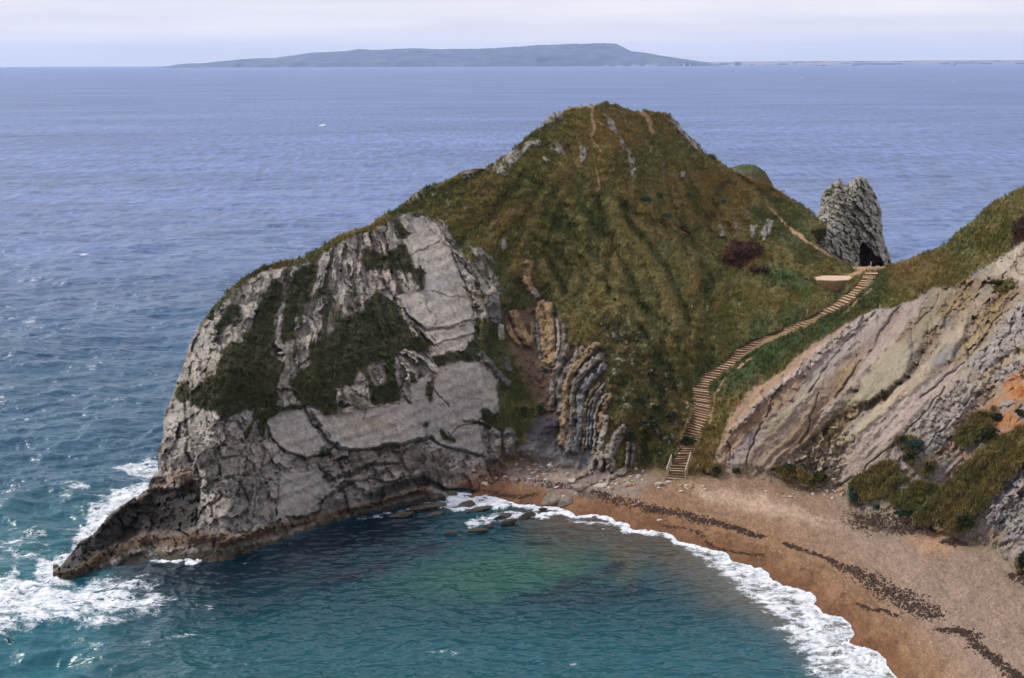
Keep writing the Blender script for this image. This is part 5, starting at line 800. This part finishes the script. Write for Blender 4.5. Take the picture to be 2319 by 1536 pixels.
for i, (p, w, h, lb, mm) in enumerate([
    (B6(1215, 335), 28, 34, 'dark rounded shrub high on the clay at the head of the scrub', None), (B6(1290, 345), 30, 24, 'dark green shrub just right of the rounded clay shrub', M_leafg), (B6(1245, 415), 26, 26, 'dark shrub hanging below the rounded clay shrub', None), (B6(1345, 465), 20, 22, 'small dark shrub in the clay gully', None),
    (B6(590, 475), 24, 12, 'low dark shrub on clay fallen blocks at centre', None), (B6(640, 462), 26, 14, 'dark green shrub among the fallen clay blocks', None), (B6(700, 465), 22, 10, 'green shrub at right of the fallen clay blocks', M_leafg), (B6(790, 510), 26, 20, 'grey green shrub at the clay cliff foot', None), (B6(270, 475), 22, 16, 'low shrub at the clay foot right of the staircase', None), (B6(380, 482), 20, 10, 'flat little shrub on pale sand by the clay foot', None), (B6(215, 490), 12, 6, 'tiny dark shrub nearest the staircase foot', None),
    (B6(1640, 300), 46, 40, 'brown shrub below the orange clay patch', None), (B6(1700, 210), 26, 18, 'dark shrub at the edge of the orange clay', None), (B6(1820, 190), 30, 16, 'dark low shrub on the orange clay', None), (B6(1820, 940), 30, 44, 'dark shrub at the right edge above the beach', None),
    (B6(985, 600), 34, 34, 'blue green shrub at the left foot of the scrub', M_leafg), (B6(1230, 690), 30, 14, 'blue green weeds above the red brown seaweed heap', M_leafg), (B6(1090, 665), 22, 10, 'small blue green plant left of the seaweed heap', M_leafg), (B6(1380, 770), 40, 18, 'green shrub at the scrub toe over the shingle', None), (B6(1520, 740), 44, 34, 'dense shrub at the right toe of the scrub', None),
    ((1690, 572), 84, 34, 'red brown bramble thicket in the grass below the rock bars', M_leaf2), ((1725, 610), 40, 12, 'small red brown bramble below the thicket', M_leaf2), ((1655, 590), 24, 14, 'bramble clump at the left of the thicket', M_leaf2), ((2312, 520), 40, 50, 'dark red brown thicket on the skyline hill at right', M_leaf2),
    ((1462, 452), 20, 12, 'blue green plants in the upper grass bowl', M_leafg), ((1490, 440), 14, 8, 'small blue green plant on the ridge grass', M_leafg), ((1512, 488), 18, 10, 'blue green plant beside the diagonal gully', M_leafg), ((1638, 455), 14, 8, 'blue green plant below the right ridge', M_leafg), ((1560, 440), 10, 6, 'tiny blue green plant under the summit slope', M_leafg), ((1265, 512), 12, 6, 'small dark plant in the left bowl', M_leafg), ((1600, 656), 14, 8, 'small dark plant in the lower bowl', None), ((1775, 625), 16, 8, 'dark plant left of the terrace', M_leafg),
    ((2263, 640), 34, 10, 'dark turf clump overhanging the ochre clay', None), ((1105, 955), 40, 36, 'dark shrub on the cliff corner ledge', None), ((1430, 985), 24, 40, 'dark shrub over the rock ribs', None), ((1555, 1000), 30, 30, 'dark shrub left of the lower staircase', None), ((1480, 960), 44, 26, 'broad dark shrub on the stony slope', None), ((1520, 940), 34, 22, 'rounded brown shrub near the staircase bend', None), ((1450, 905), 26, 20, 'small shrub on the stony slope', None), ((1345, 840), 10, 8, 'tiny plant on the folded strata top', M_leafg), ((1236, 838), 12, 12, 'dark bluish plant on the brown scree', M_leafg), ((1222, 926), 18, 22, 'dark plant beside the dark soil hollow', None), ((1180, 930), 18, 22, 'dark plant at the left edge of the scree', None)]):
    bush(p[0], p[1], w, h, lb, 300 + i, mm)
# ------------------------------------------------------------------ far shore
M_isl = noisemat('island_slope', (.012, .025, .05), (.12, .135, .15), .006, .95, 0); M_white = noisemat('far_white_wall', (.55, .55, .55), (.75, .75, .75), .01, .8, 0)  # island slope colours carry the blue of distant haze painted in
M_low = noisemat('far_low_land', (.22, .19, .17), (.34, .30, .27), .002, .95, 0); M_ship = noisemat('ship_grey', (.08, .09, .12), (.16, .17, .2), .01, .6, 0); M_dkb = noisemat('far_building', (.12, .12, .14), (.22, .22, .24), .01, .8, 0)
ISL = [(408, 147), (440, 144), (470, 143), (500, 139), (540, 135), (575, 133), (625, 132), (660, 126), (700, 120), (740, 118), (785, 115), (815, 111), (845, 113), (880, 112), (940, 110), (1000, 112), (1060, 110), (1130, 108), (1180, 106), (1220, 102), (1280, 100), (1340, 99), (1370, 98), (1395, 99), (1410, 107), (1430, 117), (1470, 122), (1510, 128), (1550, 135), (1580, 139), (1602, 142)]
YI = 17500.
def far_top(px, py, Y): return at_Y(np.array(float(px)), np.array(float(py)), Y)
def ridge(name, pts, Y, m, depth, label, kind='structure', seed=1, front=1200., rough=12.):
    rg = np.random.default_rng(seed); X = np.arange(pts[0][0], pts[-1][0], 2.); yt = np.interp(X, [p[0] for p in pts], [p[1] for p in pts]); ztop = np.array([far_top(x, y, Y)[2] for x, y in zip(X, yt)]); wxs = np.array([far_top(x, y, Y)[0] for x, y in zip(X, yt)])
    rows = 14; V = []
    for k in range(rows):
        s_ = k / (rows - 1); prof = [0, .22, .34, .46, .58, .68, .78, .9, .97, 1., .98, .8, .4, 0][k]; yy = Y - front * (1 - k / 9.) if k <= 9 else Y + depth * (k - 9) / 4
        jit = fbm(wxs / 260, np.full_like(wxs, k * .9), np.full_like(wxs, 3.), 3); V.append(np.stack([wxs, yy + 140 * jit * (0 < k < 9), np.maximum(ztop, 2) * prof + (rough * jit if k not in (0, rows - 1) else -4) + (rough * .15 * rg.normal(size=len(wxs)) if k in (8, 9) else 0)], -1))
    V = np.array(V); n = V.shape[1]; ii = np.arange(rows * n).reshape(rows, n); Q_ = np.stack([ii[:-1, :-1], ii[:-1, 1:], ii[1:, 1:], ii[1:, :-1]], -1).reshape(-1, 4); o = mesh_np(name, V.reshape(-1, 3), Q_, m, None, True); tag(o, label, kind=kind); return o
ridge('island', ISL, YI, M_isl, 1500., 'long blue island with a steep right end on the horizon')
ridge('coast', [(1560, 141), (1640, 140), (1750, 139), (1850, 138.5), (2000, 138), (2150, 137), (2330, 136), (2700, 134), (3000, 132)], 19500., M_low, 300., 'low flat shingle coast along the horizon at right', seed=4, front=500., rough=3.)
def far_house(name, px, py, w, h, m, label, cat, group, Y=16200., roof=True):
    p = far_top(px, py, Y); p[2] = 0; sc = Y / F; e = empty(name, p); ww, hh = w * sc, h * sc; dpt = max(ww * .4, 30); wall = [(-ww / 2, 0), (ww / 2, 0), (ww / 2, dpt), (-ww / 2, dpt)]; v, f = prism([(a, b, 0) for a, b in wall], -2, max(hh * .7, 4), (0, 0, 0)); mk('wall', v, f, m, e)
    z = max(hh * .7, 4) + .2; z2 = z + hh * .35; mk('roof', [(-ww / 2 - 2, -2, z), (ww / 2 + 2, -2, z), (ww / 2 + 2, dpt + 2, z), (-ww / 2 - 2, dpt + 2, z), (-ww / 2, dpt / 2, z2), (ww / 2, dpt / 2, z2)], [(0, 1, 5, 4), (2, 3, 4, 5), (1, 2, 5), (3, 0, 4), (3, 2, 1, 0)], M_dkb if m is M_white else m, e); tag(e, label, cat, group)
def elev(px, py, Y): return far_top(px, py, Y)
for i, (x, w, h, m_, lb) in enumerate([(1375, 10, 4, M_white, 'tiny white shed on the island shore, leftmost of the row'), (1402, 14, 3, M_white, 'small pale shed right of the leftmost island shed'), (1440, 18, 5, M_white, 'white quay building under the island steep end'), (1476, 26, 6, M_white, 'long pale harbour shed on the island shore'), (1560, 20, 8, M_white, 'white domed hall at the right tip of the island'), (1556, 8, 14, M_dkb, 'dark tower block at the island right tip'), (1570, 10, 10, M_dkb, 'dark block just right of the tower at the island tip'), (1668, 8, 8, M_dkb, 'dark block alone on the low coast'), (1676, 6, 6, M_dkb, 'smaller dark block beside the lone coast block'), (1595, 16, 5, M_dkb, 'low dark shed right of the island tip'), (1800, 12, 4, M_white, 'small white building on the low coast')]): far_house('harbour_building', x, 146, w, h, m_, lb, 'building', 'buildings on the far shore', 16000. if x < 1590 else 18500.)
def ship(px, w, h, label, Y=15500., flip=1):
    p = far_top(px, 146, Y); p[2] = 0; sc = Y / F; L_ = w * sc; e = empty('ship', p); hh = h * sc; b_ = L_ * .09
    mk('hull', [(-L_ / 2, 0, hh * .25), (-L_ * .46, 0, -1), (L_ * .42, 0, -1), (L_ / 2, 0, hh * .32), (-L_ * .48, b_, hh * .25), (L_ * .38, b_, hh * .28), (-L_ * .48, -b_, hh * .25), (L_ * .38, -b_, hh * .28)], [(0, 1, 4), (1, 2, 5, 4), (2, 3, 5), (0, 6, 1), (1, 6, 7, 2), (2, 7, 3), (0, 4, 5, 3, 7, 6)], M_ship, e)
    x = L_ * .28 * flip; v, f = prism([(x - L_ * .12, -b_ * .8, 0), (x + L_ * .12, -b_ * .8, 0), (x + L_ * .12, b_ * .8, 0), (x - L_ * .12, b_ * .8, 0)], hh * .2, hh * .75, (0, 0, 0)); mk('superstructure', v, f, M_ship, e); v, f = bar((x, 0, hh * .7), (x, 0, hh * 1.05), 3, 3, (0, 0, 0)); mk('mast', v, f, M_ship, e); tag(e, label, 'ship', 'ships anchored off the far coast')
ship(2160, 13, 6, 'dark ship off the low coast near the right edge', 15500., 1); ship(1858, 26, 3.0, 'long low barge off the coast, left of the gap', 15500., 1); ship(1940, 22, 3.2, 'long low ship right of the barge', 15500., -1)
# ------------------------------------------------------------------ seabird
M_bird = noisemat('dark_feathers', (.012, .012, .014), (.03, .03, .035), 8, .6, 0)
g = at_Z(np.array(31.), np.array(1461.), 0.0); e = rockmesh('seabird', g + np.array([0, 0, .1]), .42, .17, .15, .1, M_bird, 900); o1 = rockmesh('neck', (0, 0, 0), .06, .06, .24, 0, M_bird, 901); o1.parent = e; o1.location = (-.36, 0, .22); o2 = rockmesh('head', (0, 0, 0), .13, .06, .06, 0, M_bird, 902); o2.parent = e; o2.location = (-.42, 0, .45); tag(e, 'dark seabird floating on the sea at the lower left', 'bird')
# ------------------------------------------------------------------ haze
mh = bpy.data.materials.new('haze_air'); mh.use_nodes = True; t = mh.node_tree; t.nodes.clear(); oo = N(t, 'ShaderNodeOutputMaterial'); pv = N(t, 'ShaderNodeVolumePrincipled'); pv.inputs['Density'].default_value = HAZE; pv.inputs['Color'].default_value = (.54, .70, 1.0, 1); pv.inputs['Anisotropy'].default_value = .2; t.links.new(pv.outputs[0], oo.inputs['Volume'])
x0, x1, y0, y1, z0, z1 = -14000, 16000, -80, 24000, -8, 330
hz = mk('haze', [(x0, y0, z0), (x1, y0, z0), (x1, y1, z0), (x0, y1, z0), (x0, y0, z1), (x1, y0, z1), (x1, y1, z1), (x0, y1, z1)], [(3, 2, 1, 0), (4, 5, 6, 7), (0, 1, 5, 4), (1, 2, 6, 5), (2, 3, 7, 6), (3, 0, 4, 7)], mh); tag(hz, 'thin blue sea haze', kind='stuff')
